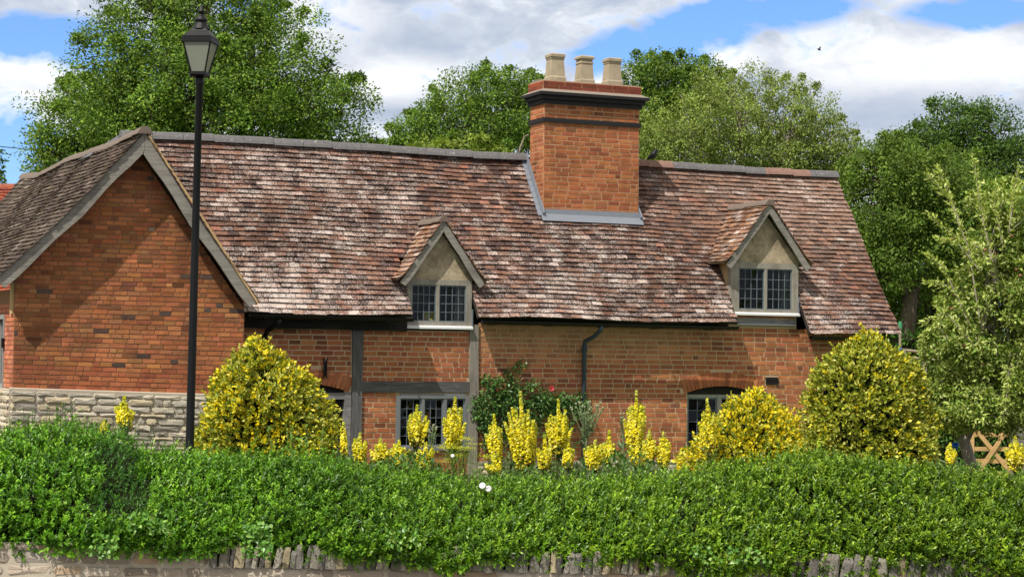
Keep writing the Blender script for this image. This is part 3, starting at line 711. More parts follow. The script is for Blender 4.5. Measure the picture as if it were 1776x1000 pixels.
d1 = dormer(D1, 2.95, 3.55, 3.625, 4.50, (-1.595, -.745, 3.01, 3.545, -1.19), 'left dormer with two leaded casements and one yellowed pane', False)
m = MB(); m.box(-1.41, -1.23, -.012, -.006, 3.03, 3.15); m.build('yellow_card', M['ochre'], d1)
d2 = dormer(D2, 3.25, 3.94, 4.03, 4.975, (3.82, 4.775, 3.30, 3.94, 4.30), 'right dormer with cream cheek and two leaded casements', True)

# ---- chimney
ch = bpy.data.objects.new('chimney', None); C.objects.link(ch); ch.parent = house
x0, x1, y0, y1 = CH; z0, z1 = 4.45, 6.45
m = MB()
rows1 = lambda z: [(x0, x1)]
brick_wall(m, lambda s, z, o: (s, y0 - o, z), rows1, 4.62, 6.14, .0695, .215, .013, .004, BR_CHIM, .05)
brick_wall(m, lambda s, z, o: (x0 - o, y1 - s, z), lambda z: [(0, y1 - y0)], z0, 6.14, .0695, .215, .013, .004, BR_CHIM, .03)
brick_wall(m, lambda s, z, o: (x1 + o, y0 + s, z), lambda z: [(0, y1 - y0)], z0, 6.14, .0695, .215, .013, .004, BR_CHIM, .05)
brick_wall(m, lambda s, z, o: (x1 - s, y1 + o, z), lambda z: [(0, x1 - x0)], z0, 6.14, .0695, .215, .013, .004, BR_CHIM, .05)
m.build('brick_stack', M['brick'], ch); m = MB()
for a in (0,):
    brick_wall(m, lambda s, z, o: (s, y0 - o, z), rows1, 6.215, 6.425, .0695, .215, .013, .004, BR_CHIM, .05)
    brick_wall(m, lambda s, z, o: (x0 - o, y1 - s, z), lambda z: [(0, y1 - y0)], 6.215, 6.425, .0695, .215, .013, .004, BR_CHIM, .03)
    brick_wall(m, lambda s, z, o: (x1 + o, y0 + s, z), lambda z: [(0, y1 - y0)], 6.215, 6.425, .0695, .215, .013, .004, BR_CHIM, .03)
# red cap courses above the crown
m.build('brick_neck', M['brick'], ch); m = MB()
c0, c1_, c2_, c3_ = x0 - .03, x1 + .02, y0 - .02, y1 + .03
brick_wall(m, lambda s, z, o: (s, c2_ - o, z), lambda z: [(c0, c1_)], 6.645, 6.785, .068, .3, .006, .004, [L3(136, 72, 56), L3(122, 64, 52)], .1)
brick_wall(m, lambda s, z, o: (c0 - o, c3_ - s, z), lambda z: [(0, c3_ - c2_)], 6.645, 6.785, .068, .3, .006, .004, [L3(136, 72, 56), L3(150, 78, 58)], .1)
m.build('brick_stack', M['brick'], ch).name = 'brick_cap'
m = MB(); m.box(x0, x1, y0, y1, 4.2, 6.64); m.box(c0, c1_, c2_, c3_, 6.64, 6.79); m.build('mortar', m_mortar('chimney_mortar', (196, 156, 122), (160, 120, 92)), ch)
m = MB()
def band(z, zz, o): m.box(x0 - o, x1 + o, y0 - o, y1 + o, z, zz)
band(6.145, 6.21, .03); m.build('black_band', M['black_brick'], ch)
m = MB(); band(6.43, 6.495, .035); band(6.496, 6.56, .07); band(6.561, 6.605, .115)
m.build('black_crown', M['black_brick'], ch)
m = MB(); o1, o2 = .118, .0
m.poly([(x0 - o1, y0 - o1, 6.606), (x1 + o1, y0 - o1, 6.606), (x1 + o1, y1 + o1, 6.606), (x0 - o1, y1 + o1, 6.606), (x0 - .03, y0 - .025, 6.66), (x1 + .02, y0 - .025, 6.66), (x1 + .02, y1 + .03, 6.66), (x0 - .03, y1 + .03, 6.66)],
       [(3, 2, 1, 0), (4, 5, 6, 7), (0, 1, 5, 4), (1, 2, 6, 5), (2, 3, 7, 6), (3, 0, 4, 7)]); m.build('weathered_ledge', M['cement'], ch)
m = MB(); nx = 14
for i in range(nx):
    a = c0 + .01 + (c1_ - c0 - .02) * i / nx; b = c0 + .01 + (c1_ - c0 - .02) * (i + 1) / nx; ym = (c2_ + c3_) / 2; h = .03 + jit(.008)
    m.poly([(a, c2_ + .01, 6.791), (b, c2_ + .01, 6.791), (b, c3_ - .01, 6.791), (a, c3_ - .01, 6.791), (a, ym - .1, 6.791 + .035), (b, ym - .1, 6.791 + .035), (b, ym + .1, 6.826), (a, ym + .1, 6.826)],
           [(0, 1, 5, 4), (4, 5, 6, 7), (3, 7, 6, 2)] + ([(0, 4, 7, 3)] if i == 0 else []) + ([(1, 2, 6, 5)] if i == nx - 1 else []))
m.build('flaunching', M['cement'], ch)
yc = (y0 + y1) / 2
for i, (xc, sc) in enumerate(((1.16, 1.0), (1.665, 1.0), (2.15, .97))):
    m = MB(); H = 6.82; q2 = math.sqrt(2)
    prof = [(.158, H), (.158, H + .05), (.142, H + .075), (.122, H + .33), (.132, H + .345), (.132, H + .365), (.145, H + .375), (.145, H + .415), (.12, H + .43), (.09, H + .43), (.085, H + .3)]
    if i == 1: prof = [(.15, H), (.15, H + .04), (.136, H + .06), (.116, H + .30), (.128, H + .31), (.125, H + .33), (.115, H + .34), (.115, H + .37), (.145, H + .38), (.145, H + .41), (.12, H + .43), (.09, H + .43), (.085, H + .3)]
    prof = [(a * q2 * .84 * sc, b) for a, b in prof]
    m.lathe(prof, xc, yc, 4, rot=R(45)); m.build('chimney_pot', M['pot'] if i < 2 else M['pot2'] if 'pot2' in M else M['pot'], ch)
# lead flashing at the foot of the stack
m = MB(); zf = 4.70
m.hexa([(x0 - .02, y0 - .03, 4.66), (x1 + .02, y0 - .03, 4.66), (x1 + .02, y0 - .006, 4.66), (x0 - .02, y0 - .006, 4.66), (x0 - .02, y0 - .016, 4.80), (x1 + .02, y0 - .016, 4.80), (x1 + .02, y0 - .006, 4.80), (x0 - .02, y0 - .006, 4.80)])
def ts(v): return (v - EV) / cs_
m.hexa([mroof(x0 - .05, ts(y0) - .13, .045), mroof(x1 + .05, ts(y0) - .13, .045), mroof(x1 + .05, ts(y0) + .0, .05), mroof(x0 - .05, ts(y0) + .0, .05),
        mroof(x0 - .05, ts(y0) - .13, .052), mroof(x1 + .05, ts(y0) - .13, .052), mroof(x1 + .05, ts(y0) + .0, .06), mroof(x0 - .05, ts(y0) + .0, .06)])
for sg, xx in ((-1, x0), (1, x1)):
    for k in range(10):
        a = ts(y0) + k * (SL - ts(y0)) / 10 - .02; b = a + (SL - ts(y0)) / 10 - .004
        p = [mroof(xx, a, .02), mroof(xx, b, .02), mroof(xx, b, .13), mroof(xx, a, .11)]
        m.prism([(q[1], q[2]) for q in p], lambda q: (xx + sg * .008, q[0], q[1]), lambda q: (xx + sg * .03, q[0], q[1]))
        m.hexa([mroof(xx, a, .025), mroof(xx + sg * .09, a, .025), mroof(xx + sg * .09, b, .025), mroof(xx, b, .025), mroof(xx, a, .035), mroof(xx + sg * .09, a, .035), mroof(xx + sg * .09, b, .035), mroof(xx, b, .035)])
m.build('lead_flashing', M['lead'], ch)
m = MB(); m.tube([(x0 - .11, RV, 5.74), (x0 - .10, RV, 5.80), (x0 - .03, RV - .02, 5.98), (x0 - .005, RV - .1, 6.0)], .014, 6); m.build('bracket', M['wood_pale'], ch)

# ---- side gable wing (front plane v = -.5)
WL, WRr, WV = -7.325, -4.215, -.5
AP = (-5.70, 5.49); EL = (-7.60, 3.47); ER = (-4.10, 3.27)      # roof line: apex, left and right eave tips (top surface)
def wz(u): return AP[1] - .30 + (u - AP[0]) * ((AP[1] - EL[1]) / (AP[0] - EL[0]) if u < AP[0] else -(AP[1] - ER[1]) / (ER[0] - AP[0]))
def ztop(u): return wz(u)
PL = lambda u: 2.02 - .028 * (u - WL)         # top of the stone plinth
def wing_rows(z):
    l, r = WL, WRr
    if z > wz(WL): l = AP[0] - (wz(AP[0]) - z) * (AP[0] - EL[0]) / (AP[1] - EL[1])
    if z > wz(WRr): r = AP[0] + (wz(AP[0]) - z) * (ER[0] - AP[0]) / (AP[1] - ER[1])
    return [(l, r)] if r - l > .06 else []
def vary_gable(c, u, z):
    c = c * .95 * (1 - .22 * max(0, sn(u * 1.3, z * 1.1))) * random.uniform(.85, 1.12)
    if random.random() < .02: c = L3(96, 82, 76) * random.uniform(.7, 1.2)
    if z < 2.35: c = c * (1 - .35) + L3(186, 100, 74) * .35
    if z > 3.4 and random.random() < .3: c = c * .85
    if random.random() < .003: c = L3(180, 160, 138)
    return c
m = MB()
def tiltf(s, z, o): return (s, WV - o, z - .028 * (s - WL) * max(0, min(1, (3.4 - z) / 1.4)))
brick_wall(m, tiltf, wing_rows, 2.02, 5.15, .0625, .195, .009, .006, BR_GABLE, .05, vary_gable, .3)
gw = m.build('gable_wall', M['brick'], house)
m = MB(); m.prism([(WL, 0), (WRr, 0), (WRr, wz(WRr)), (AP[0], wz(AP[0])), (WL, wz(WL))], lambda p: (p[0], WV + .001, p[1]), lambda p: (p[0], WV + .3, p[1]))
m.box(WRr - .3, WRr, WV + .3, 1.0, 0, 3.2)
# left side wall body with a window opening between v .55 and 1.9
m.box(WL, WL + .25, WV + .3, .25, 0, 3.33); m.box(WL, WL + .25, .25, 1.9, 0, 2.0); m.box(WL, WL + .25, .25, 1.9, 3.0, 3.33); m.box(WL, WL + .25, 1.9, 9, 0, 3.33)
m.box(WL, -3.9, 8.8, 9, 0, 3.3)
m.build('mortar', M['mortar_dark'], gw)
def side_rows(z):
    return spans_minus(WV, 2.9, [(.25, 1.9)] if 2.0 < z < 3.0 else [])
m = MB(); brick_wall(m, lambda s, z, o: (WL - o, s, z), side_rows, 2.02, 3.18, .0625, .20, .009, .006, [L3(212, 132, 100), L3(220, 142, 108), L3(202, 122, 94)], .02)
m.build('side_wall', M['brick'], house); m = MB()
brick_wall(m, lambda s, z, o: (WRr + o, -s, z), lambda z: [(0, -WV)], 2.0, 3.3, .0625, .2, .009, .006, BR_GABLE, .05)
m.build('side_wall', M['brick'], house)
m = MB(); m.box(WL - .03, WL + .05, WV + .02, WV + .2, 3.0, 3.42); m.build('timber_stud', M['render_bright'], house)
# side window
m = MB(); v0, v1 = .25, 1.9
m.box(WL - .02, WL + .1, v0, v0 + .06, 2.0, 3.0); m.box(WL - .02, WL + .1, v1 - .06, v1, 2.0, 3.0); m.box(WL - .02, WL + .1, v0 + .06, v1 - .06, 2.94, 3.0); m.box(WL - .02, WL + .1, v0 + .06, v1 - .06, 2.0, 2.06)
for i in (1, 2): a = v0 + (v1 - v0) * i / 3; m.box(WL - .01, WL + .08, a - .025, a + .025, 2.06, 2.94)
sw = m.build('window', M['frame'], house); tag(sw, 'grey framed window in the left side wall')
m = MB(); m.box(WL - .1, WL + .02, v0 - .05, v1 + .05, 1.94, 1.995); m.build('sill', M['white'], sw)
m = MB(); m.face([(WL + .04, v0, 2.0), (WL + .04, v1, 2.0), (WL + .04, v1, 3.0), (WL + .04, v0, 3.0)]); m.build('glass', M['glass'], sw)
m = MB(); m.box(WL + .3, WL + .32, v0 - .3, v1 + .3, 1.8, 3.1); m.build('dark_room', M['dark'], sw)
m = MB(); m.box(WL - .05, WL - .012, v0 - .06, v0 - .01, 2.55, 2.68); m.build('shutter_catch', M['black_iron'], sw)
# stone plinth
m = MB()
def plf(s, z, o): return (s, WV - .05 - o, z - .028 * (s - WL) * min(1, z / 2))
rubble(m, plf, WL - .04, WRr + .03, 0.6, 2.005, .035, .105, .07, .42, proud=.03)
rubble(m, lambda s, z, o: (WL - .05 - o, s, z), WV - .05, 3, 0.6, 2.0, pal=[L3(205, 190, 165), L3(215, 205, 185)])
pl = m.build('stone_plinth', M['stone'], house)
m = MB(); m.poly([(WL - .05, WV - .05, 0), (WRr + .03, WV - .05, 0), (WRr + .03, WV - .05, PL(WRr)), (WL - .05, WV - .05, PL(WL)), (WL - .05, WV, PL(WL) + .012), (WRr + .03, WV, PL(WRr) + .012)], [(0, 1, 2, 3), (3, 2, 5, 4)])
m.poly([(WL - .05, WV - .05, 0), (WL - .05, 3, 0), (WL - .05, 3, 2.0), (WL - .05, WV - .05, 2.0), (WL, 3, 2.01), (WL, WV, 2.01)], [(0, 3, 2, 1), (3, 5, 4, 2)])
m.build('mortar', M['stone_mortar'], pl)
# wing roof
VF, VB = -.82, 9.0
def rsag(v):
    pts = [(-.9, 0), (0, 0), (1.2, -.02), (2.0, .02), (3, .03), (4.5, .07), (6, .05), (7.4, .04), (8.2, .10), (9, .16)]
    return float(np.interp(v, [p[0] for p in pts], [p[1] for p in pts]))
wt = MB(); wb = MB()
for sg, tip in ((-1, EL), (1, ER)):
    half = abs(tip[0] - AP[0]); hz = AP[1] - tip[1]; sl = math.hypot(half, hz); cw, sw_ = half / sl, hz / sl
    def wf(s, t, h, sg=sg, tip=tip, sl=sl, cw=cw, sw_=sw_):
        h = h + .02 * sn(s * 1.1, t * 1.2) + .015 * math.sin(s * .9) - .045 * math.sin(math.pi * max(0, min(1, t / sl)))
        return (tip[0] - sg * cw * t + sg * sw_ * h, s, tip[1] + sw_ * t + cw * h + rsag(s) * (t / sl))
    vend = VB if sg < 0 else 1.9
    def wsp(t, sg=sg, sl=sl):
        if sg < 0: return [(VF, VB)]
        z = ER[1] + sw_ * t; return [(VF, min(1.9, EV + (z - EZ) / (RZ - EZ) * (RV - EV) + .25))]
    lay(wt, wf, wsp, 0, int(sl / G), G, .165, tile_col_moss if sg < 0 else tile_col_main, .010, .012, .005)
    for i in range(12):
        a = VF + .09 + (vend - VF - .1) * i / 12; b = VF + .09 + (vend - VF - .1) * (i + 1) / 12
        for j in range(8):
            p = sl * j / 8; q = sl * (j + 1) / 8
            wb.hexa([wf(a, p, -.05), wf(b, p, -.05), wf(b, q, -.05), wf(a, q, -.05), wf(a, p, -.002), wf(b, p, -.002), wf(b, q, -.002), wf(a, q, -.002)])
wro = wt.build('wing_roof', M['tile_moss'], house); wb.build('roof_boards', M['soffit'], wro)
ridge_tiles('ridge_tiles', [(AP[0], v, AP[1] + rsag(v) + .0) for v in np.linspace(VF, VB, 24)], M['ridge_dorm'], wro, .085, .4)
# lead saddle where the two roofs meet, closing the end of the main roof
m = MB()
m.poly([(RL + .06, RV - .9, 4.55), (RL + .06, RV, RZ - .02), (RL + .06, RV + .9, 4.55), (RL - .0, RV - .9, 4.55), (RL - .0, RV, RZ - .02), (RL - .0, RV + .9, 4.55)], [(0, 1, 2), (5, 4, 3), (0, 3, 4, 1), (1, 4, 5, 2)])
m.poly([(RL + .1, .9, 5.36), (RL - .25, .9, 5.40), (RL - .42, 2.6, 5.36), (RL + .05, 1.62, RZ + .03)], [(0, 3, 2, 1)])
m.build('lead_saddle', M['lead_ridge'], wro)
# bargeboards of the wing: weathered, slightly bowed
for sg, tip in ((-1, EL), (1, ER)):
    b = MB(); top = []; bot = []; n = 12; a0 = np.array([AP[0], AP[1] - .035]); a1 = np.array([tip[0] + sg * .015, tip[1] - .035]); dd = a1 - a0; ln = np.linalg.norm(dd); nn = np.array([-abs(dd[1]) * sg, -abs(dd[0])]) / ln
    nn = np.array([-sg * abs(dd[1]), -abs(dd[0])]) / ln; wd = .16
    for i in range(n + 1):
        t = i / n; p = a0 + dd * t + nn * .035 * math.sin(math.pi * t) + nn * jit(.004)
        if i == 0: top.append((AP[0] + sg * .002, a0[1])); bot.append((AP[0] + sg * .002, a0[1] - wd * 1.5))
        else: top.append(tuple(p)); q = p + nn * wd * (1 + .08 * math.sin(i * 1.3)) ; bot.append(tuple(q))
    b.prism(top + bot[::-1], lambda p: (p[0], VF + .035, p[1]), lambda p: (p[0], VF + .07, p[1])); b.build('bargeboard', M['barge'], house)
m = MB()
p0 = np.array([AP[0] + .05, AP[1] - .055]); p1 = np.array([ER[0] - .01, ER[1] - .035])
m.hexa([(p0[0], VF + .01, p0[1] - .05), (p1[0], VF + .01, p1[1] - .05), (p1[0], VF + .16, p1[1] - .05), (p0[0], VF + .16, p0[1] - .05), (p0[0], VF + .01, p0[1]), (p1[0], VF + .01, p1[1]), (p1[0], VF + .16, p1[1]), (p0[0], VF + .16, p0[1])])
m.build('verge_undercloak', M['render_bright'], house)

# ================================================================== NEIGHBOUR ROOF FAR LEFT
pn = P(-40, 318, 47)
nb = empty('outbuilding', (pn[0] - 3.0, 47, 0), R(8), 'red tiled building seen past the left end of the cottage roof', 'building')
m = MB(); m.box(-4.5, 4.5, -2.2, 3.2, 0, pn[2] - 2.6); m.build('wall', M['mortar_dark'], nb)
m = MB()
def col_nb(s, t):
    return (*(random.choice([L3(178, 92, 66), L3(160, 80, 60), L3(190, 108, 80), L3(146, 76, 62)]) * random.uniform(.8, 1.15)), .1)
zr_ = pn[2]
lay(m, lambda s, t, h: (s, -2.6 + .66 * t - .75 * h, zr_ - 2.9 + .75 * t + .66 * h), lambda t: [(-4.6, 4.6)], 0, 38, .1, .17, col_nb)
nbr = m.build('roof', M['tile'], nb)
m = MB(); m.hexa([(-4.6, -2.6, zr_ - 2.93), (4.6, -2.6, zr_ - 2.93), (4.6, 0, zr_ - .05), (-4.6, 0, zr_ - .05), (-4.6, -2.6, zr_ - 2.91), (4.6, -2.6, zr_ - 2.91), (4.6, 0, zr_ - .03), (-4.6, 0, zr_ - .03)])
m.hexa([(-4.6, 0, zr_ - .1), (4.6, 0, zr_ - .1), (4.6, 3.4, zr_ - 2.9), (-4.6, 3.4, zr_ - 2.9), (-4.6, 0, zr_ - .03), (4.6, 0, zr_ - .03), (4.6, 3.4, zr_ - 2.8), (-4.6, 3.4, zr_ - 2.8)])
m.build('roof_boards', M['oak_dark'], nbr)
ridge_tiles('ridge_tiles', [(-4.6, 0.02, zr_), (4.6, 0.02, zr_)], m_plain('red_ridge', (160, 92, 70), .9, .3), nbr, .08, .35)

# ================================================================== STREET LAMP
lx, ly = -3.71, 23.0
lamp = empty('street_lamp', (lx, ly, 0), 0, 'tall black lamp post with square tapered lantern in front of the gable', 'street lamp')
lamp.rotation_euler = (0, R(.55), R(-7))
m = MB(); m.lathe([(.11, 0), (.11, .25), (.085, .3), (.07, .9), (.06, 1.0), (.050, 1.05), (.048, 2.0), (.046, 3.5), (.040, 5.60), (.050, 5.62), (.050, 5.70), (.042, 5.71)], 0, 0, 24); m.build('post', M['black_iron'], lamp, True)
q2 = math.sqrt(2)
m = MB(); m.lathe([(.085 * q2, 5.71), (.098 * q2, 5.73), (.098 * q2, 5.76), (.085 * q2, 5.765)], 0, 0, 4, rot=R(45))
for sx in (-1, 1):
    for sy in (-1, 1):
        m.tube([(sx * .084, sy * .084, 5.76), (sx * .162, sy * .162, 6.10)], .010, 5); m.tube([(sx * .085, sy * .085, 5.70), (sx * .085, sy * .085, 5.73)], .012, 6)
m.lathe([(.165 * q2, 6.095), (.176 * q2, 6.10), (.176 * q2, 6.145), (.158 * q2, 6.16)], 0, 0, 4, rot=R(45))
ln_ = m.build('lantern_frame', M['black_iron'], lamp)
m = MB(); m.lathe([(.166 * q2, 6.155), (.170 * q2, 6.165), (.105 * q2, 6.235), (.078 * q2, 6.27)], 0, 0, 4, rot=R(45))
m.lathe([(.105, 6.265), (.085, 6.30), (.068, 6.33), (.062, 6.355), (.078, 6.36), (.078, 6.375), (.055, 6.41), (.03, 6.425), (.022, 6.44), (.036, 6.455), (.040, 6.475), (.028, 6.50), (.012, 6.535), (.008, 6.56), (.002, 6.575)], 0, 0, 20)
m.build('lantern_roof', M['black_iron'], lamp)
for k in range(4):
    a = k * math.pi / 2; c, s_ = math.cos(a), math.sin(a); ro = lambda x, y: (x * c - y * s_, x * s_ + y * c)
    m = MB(); m.face([(*ro(-.078, -.080), 5.768), (*ro(.078, -.080), 5.768), (*ro(.158, -.158), 6.098), (*ro(-.158, -.158), 6.098)]); m.build('lantern_pane', M['lamp_glass'], lamp)
m = MB(); m.box(-.13, .13, -.13, .13, 6.06, 6.09); m.build('reflector', M['render'], lamp)

# ================================================================== BIRDS AND CABLE
def bird_mesh(name, loc, sc, pose, label, rz=0):
    m = MB()
    if pose == 'perched':
        b = [((-.10, 0, -.01), .008), ((-.055, 0, .02), .022), ((-.015, 0, .045), .036), ((.012, 0, .075), .036), ((.028, 0, .10), .026), ((.038, 0, .118), .024), ((.055, 0, .122), .012), ((.072, 0, .118), .002)]
    else:
        b = [((-.10, 0, .0), .012), ((-.05, 0, 0), .018), ((.0, 0, 0), .03), ((.05, 0, 0), .024), ((.075, 0, .004), .02), ((.1, 0, 0), .002)]
    m.tube([p for p, r in b], [r for p, r in b], 10)
    o = m.build(name, M['black_iron'], None, True); o.location = loc; o.scale = (sc, sc, sc); o.rotation_euler = (0, 0, rz); tag(o, label, 'bird')
    w_ = MB()
    if pose == 'perched':
        for sg in (-1, 1): w_.hexa([(-.07, sg * .02, .0), (.02, sg * .03, .05), (.02, sg * .036, .05), (-.07, sg * .026, .0), (-.06, sg * .02, .03), (.02, sg * .028, .09), (.02, sg * .034, .09), (-.06, sg * .026, .03)])
    else:
        for sg, dz in ((-1, .13), (1, .10)): w_.poly([(.04, sg * .02, .01), (-.03, sg * .02, .01), (-.06, sg * .14, dz * .9), (-.02, sg * .2, dz * 1.2), (.03, sg * .12, dz), (.0, sg * .02, .018)], [(0, 1, 2, 3, 4), (5, 4, 3, 2, 1)])
    w_.build('wings', M['black_iron'], o)
    if pose == 'perched':
        l_ = MB(); l_.tube([(.0, .012, -.03), (.0, .012, .02)], .003, 5); l_.tube([(.0, -.012, -.03), (.0, -.012, .02)], .003, 5); l_.build('legs', M['black_iron'], o)
pb = HW(3.13, RV + .02, rz(3.13) + .065); bird_mesh('bird', pb, 1.25, 'perched', 'small black bird perched on the roof ridge right of the chimney', TH)
bird_mesh('bird', P(1421, 87, 60), .6, 'fly', 'tiny dark bird flying high in the clouds', R(15))
a = P(-60, 247, 60); b = P(330, 250, 60); m = MB(); m.tube([a * (1 - t) + b * t - np.array([0, 0, .25 * math.sin(math.pi * t)]) for t in np.linspace(0, 1, 12)], .014, 5)
tag(m.build('overhead_cable', M['black_iron']), 'thin dark overhead cable crossing the sky behind the big left tree', 'cable')
for xx, nm in ((b, 0), (a, 1)):
    m = MB(); m.tube([(xx[0], xx[1], 0), (xx[0], xx[1], xx[2] + .4)], [.14, .1], 8)
    if nm == 0: m.tube([(xx[0] - .4, xx[1], xx[2]), (xx[0] + .4, xx[1], xx[2])], .04, 6)
    if nm == 0: tag(m.build('utility_pole', M['bark']), 'wooden pole carrying the cable, hidden behind the big left tree', 'pole')

# ================================================================== FOLIAGE
def unit(v): return v / (np.linalg.norm(v, axis=-1, keepdims=True) + 1e-9)
def rdir(n): return unit(rng.normal(size=(n, 3)))
def pick(pal, n, var=.2):
    p = np.array(pal); c = p[rng.integers(0, len(p), n)]; return c * rng.uniform(1 - var, 1 + var, (n, 1))
def scatter(mb, cen, rad, n, Ls, Wr, pal, var=.2, ccol=None, up=.4, out=None, hang=0.0):
    """clumps: cen (K,3), rad (K,), n leaves in each"""
    K = len(cen); N = K * n; ci = np.repeat(np.arange(K), n)
    off = unit(rng.normal(size=(N, 3))) * (rng.random((N, 1)) ** .42) * .95 + rng.normal(size=(N, 3)) * .08; off[:, 2] *= .68
    pos = cen[ci] + off * rad[ci][:, None]
    ax = unit(rdir(N) * .8 + unit(off) * .8 + np.array([0, 0, -hang]))
    nr = unit(rdir(N) * .75 + unit(off) * .7 + np.array([0, 0, up]) + (0 if out is None else out[ci] * .5))
    L_ = rng.uniform(.7, 1.3, N) * Ls; col = pick(pal, N, var)
    if ccol is not None: col = col * ccol[ci][:, None]
    mb.leaves(pos, ax, nr, L_, L_ * Wr, col)
def limb_pts(a, b, n=5, wob=.1):
    a = np.array(a, float); b = np.array(b, float); d = np.linalg.norm(b - a)
    return [a + (b - a) * t + (rng.normal(size=3) * wob * d * math.sin(math.pi * t)) + np.array([0, 0, .08 * d * math.sin(math.pi * t)]) for t in np.linspace(0, 1, n)]
def tree(name, label, base, fork, lobes, nclump, nleaf, crad, Ls, Wr, pal, trunk_r, cat='tree', group=None, bark='bark', var=.22, hang=.1, shade=(.75, 1.25), spikes=0, up=.4, twigs=1.0, mat='leaf', inner=.25):
    e = empty(name, base, 0, label, cat, group); base = np.array(base, float)
    lob = [(np.array(l[:3]) - base, np.array(l[3:6])) for l in lobes]
    area = np.array([l[1][0] * l[1][2] + l[1][0] * l[1][1] for l in lob]); pr = area / area.sum()
    cen = []; outn = []; rr = []; lb = []
    while len(cen) < nclump:
        k = rng.choice(len(lob), p=pr); c, r = lob[k]; d = rdir(1)[0]
        f = (rng.uniform(.82, 1.03) if rng.random() > inner else rng.uniform(.3, .8)); bumpy = 1 + .12 * sn(d[0] * 5 + k, d[2] * 5)
        p = c + d * r * f * bumpy
        if any(np.sum(((p - c2) / r2) ** 2) < .45 for j, (c2, r2) in enumerate(lob) if j != k) and rng.random() < .75: continue
        if p[2] + base[2] < .5: continue
        cen.append(p); outn.append(d); rr.append(crad * rng.uniform(.6, 1.35)); lb.append(k)
    for i in range(spikes):     # thin leafy shoots that break the outline
        k = rng.choice(len(lob), p=pr); c, r = lob[k]; d = rdir(1)[0]; d[2] = abs(d[2]) * .9 + .15; d = unit(d)
        for s in (1.05, 1.13, 1.2): cen.append(c + d * r * s); outn.append(d); rr.append(crad * (.75 if s < 1.1 else .42 if s < 1.18 else .25)); lb.append(k)
    cen = np.array(cen); outn = np.array(outn); rr = np.array(rr)
    cc = rng.uniform(*shade, len(cen))
    lv = MB(); scatter(lv, cen, rr, nleaf, Ls, Wr, pal, var, cc, up, outn, hang)
    lv.build('crown', M[mat], e)
    tk = MB(); f = np.array(fork, float) - base
    tk.tube(limb_pts((0, 0, -.1), f, 6, .03), list(np.linspace(trunk_r, trunk_r * .7, 6)), 10)
    for i, (c, r) in enumerate(lob):
        pts = limb_pts(f * .95, c, 5, .08); tk.tube(pts, list(np.linspace(trunk_r * .5, trunk_r * .16, 5)), 7)
        idx = [j for j in range(len(cen)) if lb[j] == i]
        for j in idx[:int(34 * twigs)]:
            s = pts[rng.integers(2, 5)]; tk.tube(limb_pts(s, cen[j], 4, .06), [trunk_r * .13, trunk_r * .08, trunk_r * .05, .008], 5, cap=False)
    tk.build('trunk', M[bark], e, True)
    return e
def lobe(x, y, Y, rx, ry, dy=0, depth=None):       # crown lobe seen at a pixel, its size in metres from pixels at that distance
    p = P(x, y, Y + dy); k = (Y + dy) / F; return (p[0], p[1], p[2], rx * k, (depth or (rx + ry) / 2) * k, ry * k)
GM = [L3(100, 132, 46), L3(116, 148, 54), L3(84, 116, 42), L3(138, 162, 64), L3(66, 96, 38)]
GD = [L3(78, 108, 44), L3(90, 120, 50), L3(64, 94, 40), L3(104, 130, 56)]
GY = [L3(128, 150, 68), L3(144, 162, 80), L3(108, 130, 60), L3(158, 172, 94)]
Y = 44; b = P(340, 640, Y)
tree('broadleaf_tree', 'largest dense green tree towering behind the side gable and lamp', (b[0], Y, 0), P(340, 420, Y),
     [lobe(330, 60, Y, 150, 130), lobe(230, 130, Y, 110, 110), lobe(460, 120, Y, 120, 120), lobe(180, 220, Y, 130, 80, 1), lobe(545, 205, Y, 92, 90, 0), lobe(340, 190, Y, 190, 110, -1.0), lobe(100, 270, Y, 60, 50, .5), lobe(420, 260, Y, 200, 90), lobe(250, 330, Y, 180, 100, 1), lobe(300, -60, Y, 90, 80), lobe(440, 50, Y, 50, 50)],
     1350, 125, .44, .078, .5, GM, .35, group='trees behind the cottage', spikes=90, shade=(.6, 1.35), twigs=.6)
Y = 60; b = P(830, 640, Y)
tree('broadleaf_tree', 'rounded green tree behind the roof between the gable and the chimney', (b[0], Y, 0), P(830, 420, Y),
     [lobe(830, 210, Y, 105, 85), lobe(890, 190, Y, 80, 70, 1), lobe(755, 240, Y, 75, 60), lobe(700, 275, Y, 55, 35), lobe(830, 300, Y, 180, 90, 1), lobe(940, 190, Y, 60, 50, 2)],
     760, 95, .42, .092, .5, GM, .3, group='trees behind the cottage', spikes=60, shade=(.65, 1.25), twigs=.5)
Y = 53; b = P(800, 640, Y)
tree('small_tree', 'low yellow-green treetop just above the ridge left of the chimney', (b[0], Y, 0), P(800, 420, Y),
     [lobe(745, 262, Y, 38, 16), lobe(800, 258, Y, 42, 26), lobe(860, 270, Y, 24, 14), lobe(800, 330, Y, 80, 50)], 90, 45, .25, .12, .45, [L3(122, 142, 54), L3(138, 156, 68)], .12, spikes=12, hang=.4, twigs=.4)
Y = 66; b = P(1150, 640, Y)
tree('broadleaf_tree', 'dark green tree immediately right of the chimney pots, behind the silver-branched one', (b[0], Y, 0), P(1150, 420, Y),
     [lobe(1130, 150, Y, 55, 55), lobe(1190, 150, Y, 75, 50), lobe(1215, 200, Y, 80, 70), lobe(1130, 220, Y, 50, 80), lobe(1070, 220, Y, 50, 60)], 420, 90, .42, .095, .5, GM, .25, group='trees behind the cottage', spikes=40, shade=(.6, 1.2), twigs=.5)
Y = 50; b = P(1290, 640, Y)
